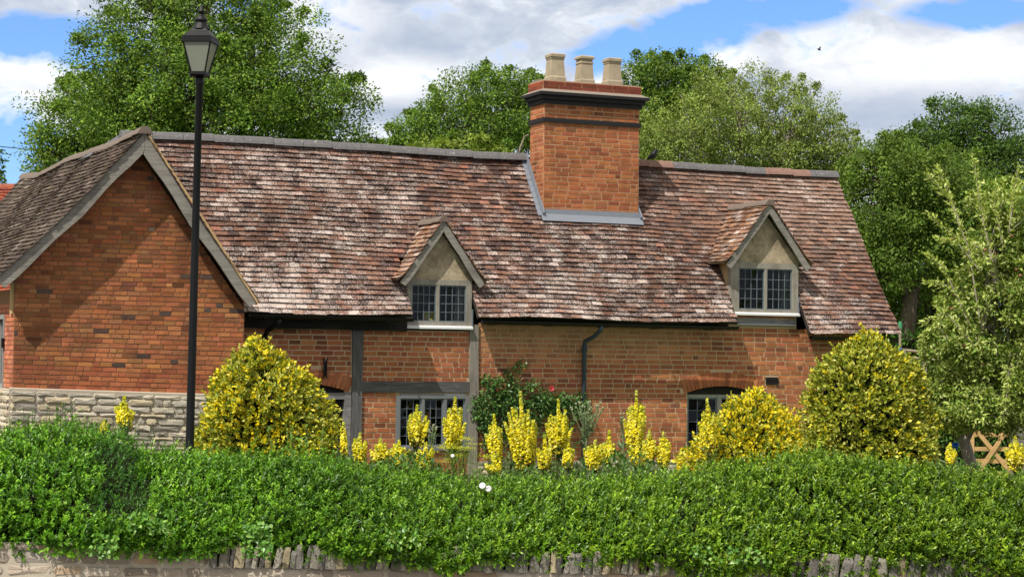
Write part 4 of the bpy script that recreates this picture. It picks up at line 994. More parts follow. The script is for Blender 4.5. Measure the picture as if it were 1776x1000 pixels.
tree('birch_tree', 'pale yellow-green tree with silvery limbs behind the right half of the roof', (b[0], Y, 0), P(1270, 440, Y),
     [lobe(1290, 215, Y, 110, 95), lobe(1200, 240, Y, 85, 80), lobe(1370, 230, Y, 90, 85), lobe(1430, 260, Y, 55, 60), lobe(1170, 290, Y, 60, 70), lobe(1330, 330, Y, 160, 90, 1), lobe(1465, 300, Y, 30, 60)],
     1050, 75, .30, .068, .5, GY, .2, group='trees behind the cottage', bark='bark_pale', spikes=75, shade=(.62, 1.2), hang=.5, twigs=1.2, inner=.35)
Y = 55; b = P(1640, 640, Y)
tree('broadleaf_tree', 'tall dark green tree at the right, its top the highest point right of the birch', (b[0], Y, 0), P(1650, 480, Y),
     [lobe(1665, 220, Y, 75, 45), lobe(1720, 240, Y, 55, 60), lobe(1600, 260, Y, 60, 45), lobe(1650, 310, Y, 130, 80), lobe(1750, 330, Y, 90, 90), lobe(1650, 420, Y, 160, 110), lobe(1780, 430, Y, 90, 110), lobe(1560, 300, Y, 45, 60), lobe(1520, 520, Y, 90, 80), lobe(1610, 560, Y, 110, 70)],
     1150, 90, .43, .092, .5, GD, .3, group='trees behind the cottage', spikes=45, shade=(.55, 1.2), twigs=.6)
Y = 47; b = P(1570, 640, Y)
tree('field_maple', 'mid green spreading tree directly behind the right end of the roof', (b[0], Y, 0), P(1580, 500, Y),
     [lobe(1545, 350, Y, 90, 100), lobe(1620, 330, Y, 110, 70), lobe(1510, 300, Y, 45, 50), lobe(1590, 420, Y, 100, 70), lobe(1530, 460, Y, 60, 60), lobe(1690, 400, Y, 90, 90), lobe(1500, 420, Y, 40, 60), lobe(1575, 550, Y, 75, 70, 1), lobe(1660, 560, Y, 70, 70, 1)],
     900, 80, .35, .080, .5, [L3(104, 130, 52), L3(120, 144, 60), L3(86, 114, 46)], .25, group='trees behind the cottage', spikes=45, shade=(.6, 1.25), twigs=.6)
Y = 70; b = P(-10, 640, Y)
tree('distant_tree', 'small dark tree crown cut by the left edge above the red roof', (b[0] - .5, Y, 0), P(-30, 420, Y),
     [lobe(-22, 280, Y, 26, 36), lobe(-30, 340, Y, 40, 50)], 60, 40, .3, .13, .5, GD, .12, spikes=8)
# clipped hedge far behind, right of the pole
def box_hedge(name, label, x0, x1, y0, y1, z0, z1, n, Ls, pal, cat='hedge', group=None):
    e = empty(name, ((x0 + x1) / 2, (y0 + y1) / 2, z0), 0, label, cat, group); cx, cy = (x0 + x1) / 2, (y0 + y1) / 2
    m = MB(); m.box(x0 - cx + .12, x1 - cx - .12, y0 - cy + .12, y1 - cy - .12, 0, z1 - z0 - .12); m.build('dark_core', M['inner_core'], e)  # plain solid dark box filling the inside, behind the leaves
    f = rng.random(n); pos = np.stack([rng.uniform(x0, x1, n) - cx, np.full(n, y0 - cy) + rng.normal(0, .05, n), rng.uniform(0, z1 - z0, n)], 1)
    tp = f < .35; pos[tp, 2] = z1 - z0 + rng.normal(0, .05, tp.sum()); pos[tp, 1] = rng.uniform(y0, y1, tp.sum()) - cy
    l = MB(); l.leaves(pos, unit(rdir(n) + np.array([0, -.3, .6])), unit(rdir(n) + np.array([0, -.6, .5])), rng.uniform(.7, 1.3, n) * Ls, Ls * .5, pick(pal, n, .25)); l.build('foliage', M['leaf'], e); return e
box_hedge('clipped_hedge', 'clipped green hedge in the distance right of the roof corner', 9.0, 20, 46.5, 48, 0, 3.15, 9000, .12, [L3(70, 110, 40), L3(88, 124, 46), L3(56, 92, 36)])

# ---- shrubs built of leaf rosettes
def rosette_shrub(name, label, px, ybase, Y, prof, depth, n_ros, nl, Ls, Wr, pals, cat='shrub', group='golden variegated shrubs', mat='leaf_gloss'):
    """prof: list of (z, half width) from ground to tip, metres; pals: function(pos) -> palette"""
    b = P(px, ybase, Y); e = empty(name, (b[0], Y, 0), 0, label, cat, group)
    zs = np.array([p[0] for p in prof]); ws = np.array([p[1] for p in prof]); cxs = np.array([p[2] if len(p) > 2 else 0 for p in prof])
    N = n_ros; wt_ = np.interp(np.linspace(zs[0], zs[-1], 200), zs, ws); cdf = np.cumsum(wt_ + .08); cdf /= cdf[-1]
    z = np.interp(rng.random(N), cdf, np.linspace(zs[0], zs[-1], 200)); th = rng.uniform(0, 2 * math.pi, N)
    th = np.where(rng.random(N) < .5, -math.pi * rng.random(N), th)       # both sides, denser where the garden path passes
    wv = np.interp(z, zs, ws); cx = np.interp(z, zs, cxs)
    lump = 1 + .07 * np.sin(th * 5 + z * 4) + .06 * np.sin(th * 3 - z * 7 + 1) + .03 * np.sin(th * 13 + z * 11) * np.sin(z * 17) + rng.normal(0, .05, N) - .10 * (rng.random(N) < .12)
    depthf = np.where(rng.random(N) < .22, rng.uniform(.7, .95, N), 1.0)
    pos = np.stack([cx + wv * lump * depthf * np.cos(th), wv * depth * lump * depthf * np.sin(th), z + rng.normal(0, .02, N)], 1)
    dz = np.gradient(np.interp(np.linspace(zs[0], zs[-1], 200), zs, ws), np.linspace(zs[0], zs[-1], 200)); slope = np.interp(z, np.linspace(zs[0], zs[-1], 200), dz)
    out = unit(np.stack([np.cos(th), np.sin(th), np.clip(-slope, -.3, 3) * .8 + .25], 1)); out = unit(out + rdir(N) * .35)
    ci = np.repeat(np.arange(N), nl); o = out[ci]; r = rdir(N * nl); tang = unit(r - o * np.sum(r * o, 1, keepdims=True))
    spread = rng.uniform(.35, 1.1, (N * nl, 1)); ax = unit(o * 1.0 + tang * spread)
    p = pos[ci] + o * rng.uniform(-.05, .03, (N * nl, 1)) + tang * .006
    nr = unit(o - ax * np.sum(o * ax, 1, keepdims=True) + .2 * rdir(N * nl))
    col = pals(pos)[ci] * rng.uniform(.8, 1.2, (N * nl, 1))
    vr = rng.random(N * nl); alt = pals(pos, True)[ci]; col = np.where((vr < .3)[:, None], alt, col)
    l = MB(); L_ = Ls * rng.uniform(.6, 1.3, N * nl); l.leaves(p, ax, nr, L_, L_ * Wr, col, .12)
    for j in rng.integers(0, N, 170):       # stray shoots
        d_ = unit(out[j] + np.array([0, 0, .7]) + rng.normal(0, .35, 3)); k_ = 14; t_k = rng.random((k_, 1)) * rng.uniform(.07, .17)
        pc_ = pals(pos[j:j + 1].repeat(k_, 0)); l.leaves(pos[j] + d_ * t_k, unit(rdir(k_) * .8 + d_), unit(rdir(k_) + out[j]), Ls * rng.uniform(.6, 1.1, k_), Ls * .5, pc_, .12)
    l.build('foliage', M[mat], e)
    # solid core: a dark ring surface well inside plus stems
    k = MB(); n = 16; rings = [(zz, ww) for zz, ww in zip(zs, ws)]; vs = []
    for zz, ww, cxx in zip(zs, ws, cxs):
        for j in range(n): t = 2 * math.pi * j / n; vs.append((cxx + ww * .80 * math.cos(t), ww * depth * .80 * math.sin(t), max(0, zz - .07)))
    fs = [(i * n + j, i * n + (j + 1) % n, (i + 1) * n + (j + 1) % n, (i + 1) * n + j) for i in range(len(zs) - 1) for j in range(n)] + [tuple(range((len(zs) - 1) * n, len(zs) * n))]
    k.poly(vs, fs)
    for j in range(60):
        i = rng.integers(0, N); k.tube([(cx[i] * .8, 0, z[i] * .7), pos[i] * .98], [.012, .004], 4, cap=False)
    k.build('dark_core', M['inner_core'], e); return e
def pal_gold(yf, seed):
    def f(pos, alt=False):
        n = len(pos); k = np.clip(yf(pos) + rng.normal(0, .22, n), 0, 1)[:, None]
        if alt: return pick([L3(100, 120, 38), L3(120, 136, 46), L3(78, 98, 34)], n) * (1 + k * .35)
        g = pick([L3(176, 180, 60), L3(192, 194, 76), L3(154, 164, 54), L3(210, 210, 110)], n, .15); y = pick([L3(238, 220, 44), L3(230, 212, 38), L3(246, 232, 76)], n, .1)
        s = (rng.random((n, 1)) < k * .8)
        return np.where(s, y, g * .98)
    return f
rosette_shrub('golden_shrub', 'cone-shaped yellow variegated shrub between the lamp post and the doorway', 462, 750, 24.3,
     [(.2, .72), (.9, .84), (1.2, .84), (1.54, .82), (1.9, .71), (2.18, .56, -.03), (2.3, .46, -.05), (2.46, .27, -.08), (2.6, .12, -.13), (2.7, .03, -.15)], .85, 6600, 7, .047, .62, pal_gold(lambda p: .55 + .25 * np.sin(p[:, 0] * 4 + p[:, 2] * 5) - .15 * (p[:, 0] > .4), 1))
rosette_shrub('golden_shrub', 'large rounded olive-yellow shrub against the right end of the cottage', 1503, 750, 25.2,
     [(.2, .80), (.9, .85), (1.46, .83), (1.97, .75), (2.26, .66), (2.4, .59), (2.55, .48), (2.7, .25), (2.8, .12), (2.88, .03)], .8, 7600, 7, .047, .62, pal_gold(lambda p: .10 + .12 * np.sin(p[:, 0] * 5) + .5 * (p[:, 2] > 2.75), 2))
rosette_shrub('golden_shrub', 'low bright yellow shrub mounded in front of the arched window', 1302, 780, 23.6,
     [(.2, .70, -.08), (.9, .74, -.08), (1.36, .67, -.06), (1.57, .59, -.03), (1.77, .46, .02), (1.98, .28, .03), (2.1, .09, .05), (2.17, .02, .05)], .8, 5600, 7, .043, .62, pal_gold(lambda p: 1.05 + .2 * np.sin(p[:, 0] * 6), 3))

# ---- privet hedge on the garden wall
TOPX = [-200, 0, 60, 100, 170, 230, 300, 400, 500, 600, 700, 800, 900, 1000, 1100, 1200, 1300, 1400, 1500, 1600, 1700, 1776, 2000]
TOPY = [736, 742, 738, 732, 746, 766, 781, 783, 785, 799, 815, 827, 834, 832, 827, 812, 797, 786, 790, 803, 813, 826, 828]
def hz_top(x): return P(float(x), float(np.interp(x, TOPX, TOPY)), 17.0)[2]
hx = np.linspace(-200, 2000, 60); hX = np.array([P(x, 900, 16.6)[0] for x in hx]); hZ = np.array([hz_top(x) for x in hx])
zb_ = .945
def hedge_pt(x, a):        # a 0..1 front face from foot to brow, 1..1.6 over the top
    zt = np.interp(x, hX, hZ) + .012 * np.sin(x * 3.1) + .012 * np.sin(x * 7.7 + 1)
    zb = zb_ + .015 - .023 * (x + 4) + .03 * np.sin(x * 2.3) + .025 * np.sin(x * 6.1 + 2) + .035 * np.sin(x * 13 + 1) * np.sin(x * 3.7)
    aa = np.clip(a, 0, 1); yy = 15.69 - .05 * np.sin(math.pi * np.clip(aa * 1.6, 0, 1)) + .75 * aa ** 2.0 + .05 * np.sin(x * 2.7 + aa * 3) + .03 * np.sin(x * 6 - aa * 7)
    zz = zb + (zt - .05 - zb) * (1 - (1 - aa) ** 1.15)
    o = np.clip(a - 1, 0, 1); yy = yy + o * 1.3; zz = zz + .05 * np.sin(o * math.pi * .9) - .02 * o
    return np.stack([x, yy, zz], -1)
hedge = empty('hedge', (0, 16.3, .8), 0, 'long clipped green privet hedge spilling over the low stone wall', 'hedge'); HO = np.array([0, 16.3, .8])
m = MB(); xs = np.linspace(-5.2, 5.4, 90); av = [0, .15, .35, .55, .75, .92, 1.05, 1.3, 1.6]
vs = []
for x in xs:
    for a in av:
        p = hedge_pt(np.array([x]), np.array([a]))[0]; p = p + np.array([0, .12 if a < .9 else 0, .05 if a < .1 else (-.10 if a > .5 else -.03)]); vs.append(p - HO)
    p = vs[-1].copy(); p[2] = -.8; vs.append(p); p = vs[-10].copy(); p[1] = -.16; p[2] = 0.02; vs.append(p)
n = len(av) + 2; m.poly(vs, [(i * n + j, (i + 1) * n + j, (i + 1) * n + (j + 1) % n, i * n + (j + 1) % n) for i in range(len(xs) - 1) for j in range(n)])
m.build('dark_core', M['inner_core'], hedge)  # solid unseen body added beneath the leaves to block light through the hedge
NS = 21000; x = rng.uniform(-5.1, 5.3, NS); a = rng.uniform(-.02, 1.6, NS) ; a = np.where(a > 1.1, np.where(rng.random(NS) < .45, a, rng.uniform(0, 1.1, NS)), a)
p0 = hedge_pt(x, a); dx = hedge_pt(x + .02, a) - hedge_pt(x - .02, a); da = hedge_pt(x, a + .02) - hedge_pt(x, a - .02); nn = unit(np.cross(dx, da)); nn = np.where(nn[:, 1:2] > .3, -nn, nn)
nn = np.where((nn[:, 2:3] < -.2) & (a[:, None] > .3), -nn, nn)
dr = unit(nn * .5 + np.array([.28, -.05, .75]) + rdir(NS) * .45); low = a < .06; dr[low] = unit(nn[low] * .7 + np.array([.1, -.2, -.5]) + rdir(low.sum()) * .5)
ln = rng.uniform(.05, .125, NS); ln = np.where((a > .9) & (rng.random(NS) < .10), ln * 1.9, ln); sunk = rng.uniform(-.09, .015, NS); start = p0 + nn * sunk[:, None] - dr * .05
NL = 9; ci = np.repeat(np.arange(NS), NL); kk_ = np.tile(np.arange(NL), NS); tt = (kk_ + .5) / NL
pos = start[ci] + dr[ci] * (ln[ci] * tt)[:, None]
r = rdir(len(ci)); tang = unit(r - dr[ci] * np.sum(r * dr[ci], 1, keepdims=True)); ax = unit(tang * .9 + dr[ci] * .75)
nr = unit(dr[ci] * .8 - ax * np.sum(dr[ci] * ax, 1, keepdims=True) * .8 + nn[ci] * .5 + .3 * rdir(len(ci)))
HP = [L3(90, 130, 28), L3(104, 146, 32), L3(76, 116, 26), L3(126, 164, 42), L3(60, 96, 24)]
col = pick(HP, NS, .25)[ci] * rng.uniform(.8, 1.2, (len(ci), 1))
big = np.sin(x * 1.3) * .5 + np.sin(x * 3.3 + a * 4) * .3; col = col * (1 + .12 * big[ci])[:, None]; col[:, 0] *= (1 + .16 * np.tanh(x * .5))[ci]
tipm = (tt > .75)[:, None]; col = np.where(tipm, col * np.array([1.25, 1.15, 1.0]), col)
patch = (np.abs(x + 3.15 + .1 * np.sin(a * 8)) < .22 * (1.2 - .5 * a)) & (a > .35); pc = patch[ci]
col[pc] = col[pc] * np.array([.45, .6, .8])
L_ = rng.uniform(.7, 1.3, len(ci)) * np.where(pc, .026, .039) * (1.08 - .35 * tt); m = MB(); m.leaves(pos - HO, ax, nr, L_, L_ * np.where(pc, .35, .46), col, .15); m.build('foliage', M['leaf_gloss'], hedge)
# ivy-like broad leaves climbing through the hedge
m = MB()
def broad(cx, cy, w_, h_, n, Ls, pal):
    pp = np.array([P(cx + rng.uniform(-w_, w_), cy + rng.uniform(-h_, h_), 15.52 + max(0, (920 - cy)) * .0035) for _ in range(n)])
    ax = unit(rdir(n) * .7 + np.array([.1, -.3, -.3])); nr = unit(rdir(n) * .4 + np.array([-.3, -1, .5]))
    m.leaves(pp - HO, ax, nr, Ls * rng.uniform(.7, 1.3, n), Ls * .85, pick(pal, n, .2), .1)
IV = [L3(96, 142, 56), L3(110, 156, 66), L3(82, 126, 50), L3(140, 172, 90)]
broad(445, 935, 26, 30, 130, .045, IV); broad(180, 945, 22, 20, 70, .045, IV); broad(262, 905, 35, 18, 60, .045, IV); broad(700, 930, 30, 18, 40, .04, IV); broad(1265, 960, 70, 14, 60, .04, IV)
m.build('ivy', M['leaf_gloss'], hedge)
# white bindweed trumpets on the hedge
for i, (bx, by) in enumerate(((837, 842), (847, 847))):
    p = P(bx, by, 15.98); m = MB(); m.lathe([(.004, -.05), (.008, -.03), (.011, -.01), (.024, .006), (.027, .01), (.010, -.006)], 0, 0, 12)
    o = m.build('bindweed_flower', M['white'], None, True); o.location = p; o.rotation_euler = (R(68 + i * 8), R(-22 + i * 40), 0)
    tag(o, ['left white trumpet flower of the pair on the hedge front', 'right white trumpet flower of the pair on the hedge front'][i], 'flower', 'white bindweed flowers on the hedge')
    c = MB(); c.lathe([(.009, -.055), (.012, -.04), (.009, -.02)], 0, 0, 8); c.build('calyx', M['stem'], o)

# ---- stone retaining wall with upright coping
gwall = empty('garden_wall', (0, 15.9, 0), 0, 'low rubble stone wall with upright coping stones under the hedge', 'wall')
m = MB(); pal = [L3(200, 188, 172), L3(184, 170, 154), L3(210, 200, 186), L3(166, 154, 140), L3(196, 172, 146)]
rubble(m, lambda s, z, o: (s, -.14 - o, z), -6.5, 6.5, .05, .825, .06, .13, .12, .42, pal, .008); rubble(m, lambda s, z, o: (s, -.14 - o, z), -6.5, -2.36, .83, .995, .05, .12, .12, .34, [c_ * .8 for c_ in pal], .010); m.build('stonework', M['stone'], gwall)
m = MB(); m.box(-6.5, 6.5, -.14, .25, 0, .83); m.box(-6.5, -2.36, -.14, .25, .83, 1.0); m.build('mortar', M['stone_mortar'], gwall)
m = MB(); x = -6.4; pal2 = [L3(150, 146, 134), L3(124, 121, 114), L3(166, 160, 146), L3(108, 105, 100), L3(166, 154, 126)]
x = -2.35
while x < 6.4:
    w_ = random.uniform(.040, .088); h = .165 + jit(.03); lean = .012 + jit(.016); c = random.choice(pal2) * random.uniform(.7, 1.15); zb2 = .832 - .006 * max(0, x + 3)
    y0 = -.185 + jit(.018); rings = []
    for tz, k in ((0, .98), (.3, 1.02), (.8, .95), (1, .72)):
        cx = x + w_ / 2 + lean * tz * 1.5; hw = w_ / 2 * k; zz = zb2 + h * tz; yy = y0 + (.012 if tz == 1 else 0) + jit(.006)
        rings.append([(cx - hw, yy + .008 + jit(.006), zz + jit(.006)), (cx - hw * .6, yy, zz + jit(.008)), (cx + hw * .5, yy + jit(.004), zz + jit(.008)), (cx + hw, yy + .01 + jit(.006), zz + jit(.006)), (cx + hw, .2, zz), (cx - hw, .2, zz)])
    vs = [p for r_ in rings for p in r_]; fs = [(i * 6 + j, i * 6 + (j + 1) % 6, (i + 1) * 6 + (j + 1) % 6, (i + 1) * 6 + j) for i in range(3) for j in range(6)] + [tuple(range(18, 24))]
    m.poly(vs, fs, (*c, 0)); x += w_ + random.choice((.001, .002, .004, .014))
m.build('coping', M['stone'], gwall)

# ---- flowering plants in the bed
def mullein(px, ytop, w_px, Y, label, nsp=8, ybase=None, seed=0, side=True):
    k = Y / F; top = P(px, ytop, Y); e = empty('mullein', (top[0], Y, 0), 0, label, 'flower', 'yellow mullein plants between the hedge and the cottage')
    H = top[2]; hw = w_px / 2 * k; zb2 = (P(px, ybase, Y)[2] if ybase else .8); span = H - zb2
    spikes = []; main0 = zb2 + span * .05
    nsp = int(nsp * 1.35) + 1; spikes.append(((0, 0, main0), (0, 0, H), .024))
    for i in range(nsp):
        a = 2 * math.pi * (i + rng.random() * .6) / nsp; r = hw * rng.uniform(.3, 1.0); z1 = zb2 + span * (.92 - .42 * (r / hw) ** 1.5 + rng.uniform(-.06, .05)) ; z0 = zb2 + span * rng.uniform(.0, .25)
        spikes.append(((math.cos(a) * r * .35, math.sin(a) * r * .35, z0), (math.cos(a) * r, math.sin(a) * r, z1), .027))
    lean_ = rng.normal(0, .035, 2) * span
    spikes = [(p_, (q_[0] + lean_[0], q_[1] + lean_[1], q_[2]), r_) for p_, q_, r_ in spikes]
    st = MB(); st.tube([(0, 0, 0), (0, 0, main0), (lean_[0], lean_[1], H - .02)], [.014, .011, .003], 6)
    for (p, q, r) in spikes[1:]: st.tube([(0, 0, max(.3, p[2] - .25)), p, q], [.007, .005, .002], 4)
    st.build('stem', M['stem'], e)
    YP = [L3(248, 238, 50), L3(252, 244, 84), L3(240, 226, 34), L3(252, 246, 130), L3(214, 200, 40)]
    for (p, q, r) in spikes:
        p = np.array(p); q = np.array(q); L_ = np.linalg.norm(q - p); n = int(L_ / .0023) + 16; d = (q - p) / L_
        t = rng.random(n) ** rng.uniform(.75, 1.15); ang = rng.uniform(0, 2 * math.pi, n); a = unit(np.cross(d, [0.3, 1, .1])); b = np.cross(d, a)
        rad = (a[None] * np.cos(ang)[:, None] + b[None] * np.sin(ang)[:, None]); rr_ = r * (1.15 - .75 * t ** 2)
        c = p + (q - p) * t[:, None] + rad * rr_[:, None] * rng.uniform(.5, 1.15, (n, 1))
        f = MB(); out = unit(rad + d * .5 + .3 * rdir(n)); col = pick(YP, n, .1); tp_ = (t > .82) & (rng.random(n) < .7); col[tp_] = col[tp_] * np.array([.62, .72, .9])
        lo_ = (t < .18) & (rng.random(n) < .5); col[lo_] = pick([L3(120, 128, 60), L3(150, 120, 50)], int(lo_.sum()))
        tg = unit(np.cross(out, rdir(n))); t2 = np.cross(out, tg); s = .021 * (1.15 - .55 * t)
        for j in range(4):
            an = j * math.pi / 2; ax = unit(tg * math.cos(an) + t2 * math.sin(an) + out * .35); f.leaves(c, ax, out, s, s * 1.15, col, .05)
        f.build('flower_spike', M['petal'], e)
    # felted leaves low on the stem
    l = MB(); n = 40; z = rng.uniform(.1, zb2 + span * .12, n); th = rng.uniform(0, 2 * math.pi, n); ax = np.stack([np.cos(th), np.sin(th), .5 + 0 * th], 1)
    l.leaves(np.stack([0 * z, 0 * z, z], 1), unit(ax), unit(np.stack([-np.cos(th), -np.sin(th), 2 + 0 * th], 1)), .20, .06, pick([L3(118, 136, 92), L3(132, 148, 108)], n)); l.build('leaves', M['leaf'], e)
    return e
ML = [(217, 686, 34, 22.5, 7, 745, 'short yellow mullein against the stone plinth at the far left'),
      (181, 728, 14, 22.3, 3, 750, 'smallest pale yellow spike just left of the plinth mullein'),
      (597, 732, 14, 24.0, 3, 790, 'single slim yellow spike beside the doorway post, next to the cone shrub'),
      (625, 750, 34, 24.0, 6, 800, 'bushy yellow mullein in front of the foot of the doorway post'),
      (660, 760, 34, 23.6, 6, 805, 'low yellow mullein left of the three-light window, first of two in the clump'),
      (692, 762, 40, 23.5, 7, 808, 'low yellow mullein below the left corner of the three-light window'),
      (722, 702, 48, 24.8, 9, 775, 'yellow mullein covering the left light of the three-light window'),
      (736, 766, 36, 23.2, 7, 815, 'short yellow mullein in front of the one covering the window'),
      (788, 688, 46, 24.6, 10, 785, 'tall yellow mullein before the right light of the three-light window'),
      (861, 718, 30, 24.4, 8, 805, 'narrow yellow mullein left of the tallest one below the rose'),
      (858, 790, 30, 23.0, 5, 825, 'low yellow tuft at the hedge top below the narrow mullein'),
      (912, 678, 56, 24.6, 13, 815, 'broad tall yellow mullein below the climbing rose'),
      (970, 692, 44, 24.8, 11, 790, 'yellow mullein just right of the broad one, under the rose stems'),
      (946, 752, 30, 24.2, 6, 815, 'small yellow mullein squeezed between the two tall ones under the rose'),
      (984, 768, 24, 24.0, 6, 812, 'small yellow mullein left of the silvery plant'),
      (1030, 762, 46, 23.8, 9, 815, 'wide low yellow mullein at the foot of the silvery plant'),
      (1057, 746, 20, 24.4, 6, 805, 'slim yellow mullein right of the silvery plant'),
      (1103, 677, 40, 24.8, 12, 790, 'tall yellow mullein alone before the brick wall right of the downpipe'),
      (1106, 765, 38, 23.8, 8, 812, 'dense low yellow mullein at the foot of the tall lone one'),
      (1126, 744, 24, 24.4, 6, 805, 'slim yellow mullein at the right side of the tall lone one'),
      (1153, 748, 28, 24.4, 7, 812, 'medium yellow mullein left of the arched window'),
      (1182, 778, 12, 24.2, 3, 812, 'tiny yellow spike at the left foot of the arched window'),
      (1231, 690, 30, 22.9, 8, 790, 'yellow mullein rising before the arched window glass'),
      (1648, 768, 24, 23.0, 5, 805, 'small yellow mullein by the apple tree trunk'),
      (1763, 756, 34, 21.5, 9, 815, 'yellow mullein before the wooden gate at the far right')]
for (px, yt, w_, Y, ns, yb, lb) in ML: mullein(px, yt, w_ * 1.18, Y, lb, ns, yb)

# green undergrowth filling the bed: one mass nobody could count
m = MB(); n = 34000; xx = rng.uniform(-5, 6, n); yy = rng.uniform(22.0, 26.5, n); top = 1.16 + .14 * np.sin(xx * 2.1 + yy) + .10 * np.sin(xx * 5 + 1) - .12 * (yy > 25)
zz = top * rng.random(n) ** .35; ax = unit(rdir(n) * .7 + np.array([0, -.1, .8])); m.leaves(np.stack([xx, yy, zz], 1), ax, unit(rdir(n) + np.array([0, -.6, .4])), .075 * rng.uniform(.6, 1.3, n), .028, pick([L3(74, 112, 44), L3(96, 132, 56), L3(60, 92, 42), L3(110, 130, 84)], n, .2))
tag(m.build('ground_cover', M['leaf']), 'mixed green undergrowth filling the flower bed behind the hedge', 'plants', kind='stuff')

# climbing rose on the wall
p = HW(.35, -.12, 0)
rose = empty('climbing_rose', p, TH, 'dark leaved climbing rose on the wall between the timber post and the downpipe', 'rose')
st = MB(); cl = []
def cane(pts, r=.010):
    st.tube([np.array(q) for q in pts], list(np.linspace(r, .003, len(pts))), 5)
    for i in range(len(pts) - 1):
        for t in np.linspace(0, 1, 5): q = np.array(pts[i]) * (1 - t) + np.array(pts[i + 1]) * t; cl.append(q)
U0 = .35
def hp(px, py): # rose point on the wall plane from its place in the photo
    d = fw * F + cr * (px - 888) - cu * (py - 500); pt = np.array([0, D0, 0]) - .14 * V3
    t = ((pt - CAM) @ V3) / (d @ V3); q = CAM + d * t - np.array([0, D0, 0]); return np.array([q @ U3 - U0, jit(.04), q[2]])
root = hp(850, 800)
for path in [[(850, 760), (840, 715), (835, 690)], [(850, 760), (855, 700), (870, 665), (858, 655)], [(855, 760), (880, 700), (895, 670), (888, 645), (905, 628)], [(860, 770), (900, 720), (930, 690), (951, 676)],
             [(860, 770), (920, 710), (960, 690), (1000, 700)], [(850, 760), (835, 725), (826, 705)], [(870, 700), (900, 680), (925, 668)], [(880, 690), (920, 700), (970, 700), (985, 740)], [(855, 780), (845, 740), (850, 720)], [(840, 690), (850, 665), (845, 655)]]:
    cane([root] + [hp(*q) for q in path])
st.build('stems', M['bark'], rose)
cl = [c for c in cl if c[2] > 1.2]
cl += [hp(828 + 100 * random.random(), 662 + 75 * random.random()) for _ in range(70)] + [hp(925 + 95 * random.random(), 686 + 40 * random.random()) for _ in range(75)] + [hp(850 + 150 * random.random(), 730 + 60 * random.random()) for _ in range(30)]
cen = np.array(cl); m = MB(); scatter(m, cen, np.full(len(cen), .10), 16, .050, .62, [L3(70, 106, 50), L3(88, 126, 62), L3(54, 86, 42), L3(112, 144, 78)], .25, None, .4, np.tile([0, -1, .2], (len(cen), 1)), .2)
q = hp(903, 632); m2 = rng.normal(0, .05, (30, 3)); m.leaves(q + m2, rdir(30), rdir(30), .045, .02, pick([L3(150, 120, 60), L3(120, 120, 50)], 30), .1)
m.build('leaves', M['leaf_gloss'], rose)
q = hp(951, 673); m = MB(); q[1] = -.12
for rr_, n in ((.012, 4), (.024, 6), (.036, 7)):
    for i in range(n): t = 2 * math.pi * i / n + rr_ * 50; d_ = np.array([math.cos(t), -.35, math.sin(t)]); m.leaves((q + d_ * rr_ * .3)[None], unit(d_ + np.array([0, -1.2 + rr_ * 30, 0]))[None], unit(-d_ + np.array([0, -.3, 0]))[None], np.array([.045]), np.array([.045]), L3(232, 110, 118)[None], .2)
m.build('rose_bloom', M['petal'], rose)

# silvery branching plants
def silver(px, ytop, wpx, Y, label, n=12):
    k = Y / F; t = P(px, ytop, Y); e = empty('silver_plant', (t[0], Y, 0), 0, label, 'plant'); H = t[2]; hw = wpx / 2 * k; s = MB(); l = MB(); s.tube([(0, 0, 0), (0, 0, H - .35)], [.014, .010], 6); bm_ = m_plain('silver_bud', (158, 160, 130), .8)
    for i in range(n):
        a = 2 * math.pi * rng.random(); r = hw * rng.uniform(.3, 1); z = H - abs(rng.normal(0, .06)) - .1 * r / hw; q = [(0, 0, H - .62 + .2 * rng.random()), (math.cos(a) * r * .55, math.sin(a) * r * .55, z - .2), (math.cos(a) * r, math.sin(a) * r, z)]
        s.tube(q, [.008, .006, .004], 5); bd = MB(); bd.lathe([(.003, -.012), (.014, 0), (.012, .012), (.003, .018)], 0, 0, 6); bo = bd.build('bud', bm_, e, True); bo.location = q[2]
        m_ = 7; tt_ = rng.random((m_, 1)); pp = np.array(q[0]) * (1 - tt_) + np.array(q[2]) * tt_; l.leaves(pp, unit(rdir(m_) * .6 + np.array([0, 0, .6])), rdir(m_), .09, .022, pick([L3(116, 136, 96), L3(136, 152, 116)], m_))
    m_ = 50; z = rng.uniform(.2, H - .4, m_); th = rng.uniform(0, 6.28, m_); l.leaves(np.stack([0 * z, 0 * z, z], 1), unit(np.stack([np.cos(th), np.sin(th), .7 + 0 * z], 1)), rdir(m_), .15, .035, pick([L3(108, 130, 88), L3(130, 148, 110)], m_))
    s.build('stem', m_plain('silver_stem', (116, 130, 92), .8), e); l.build('leaves', M['leaf'], e)
silver(1018, 688, 66, 25.6, 'tall silvery grey plant with round buds before the downpipe', 16)
silver(745, 730, 40, 25.4, 'grey-green plant behind the mulleins below the three-light window', 8)
silver(1082, 705, 14, 25.8, 'thin grey plant left of the tall lone mullein', 4)
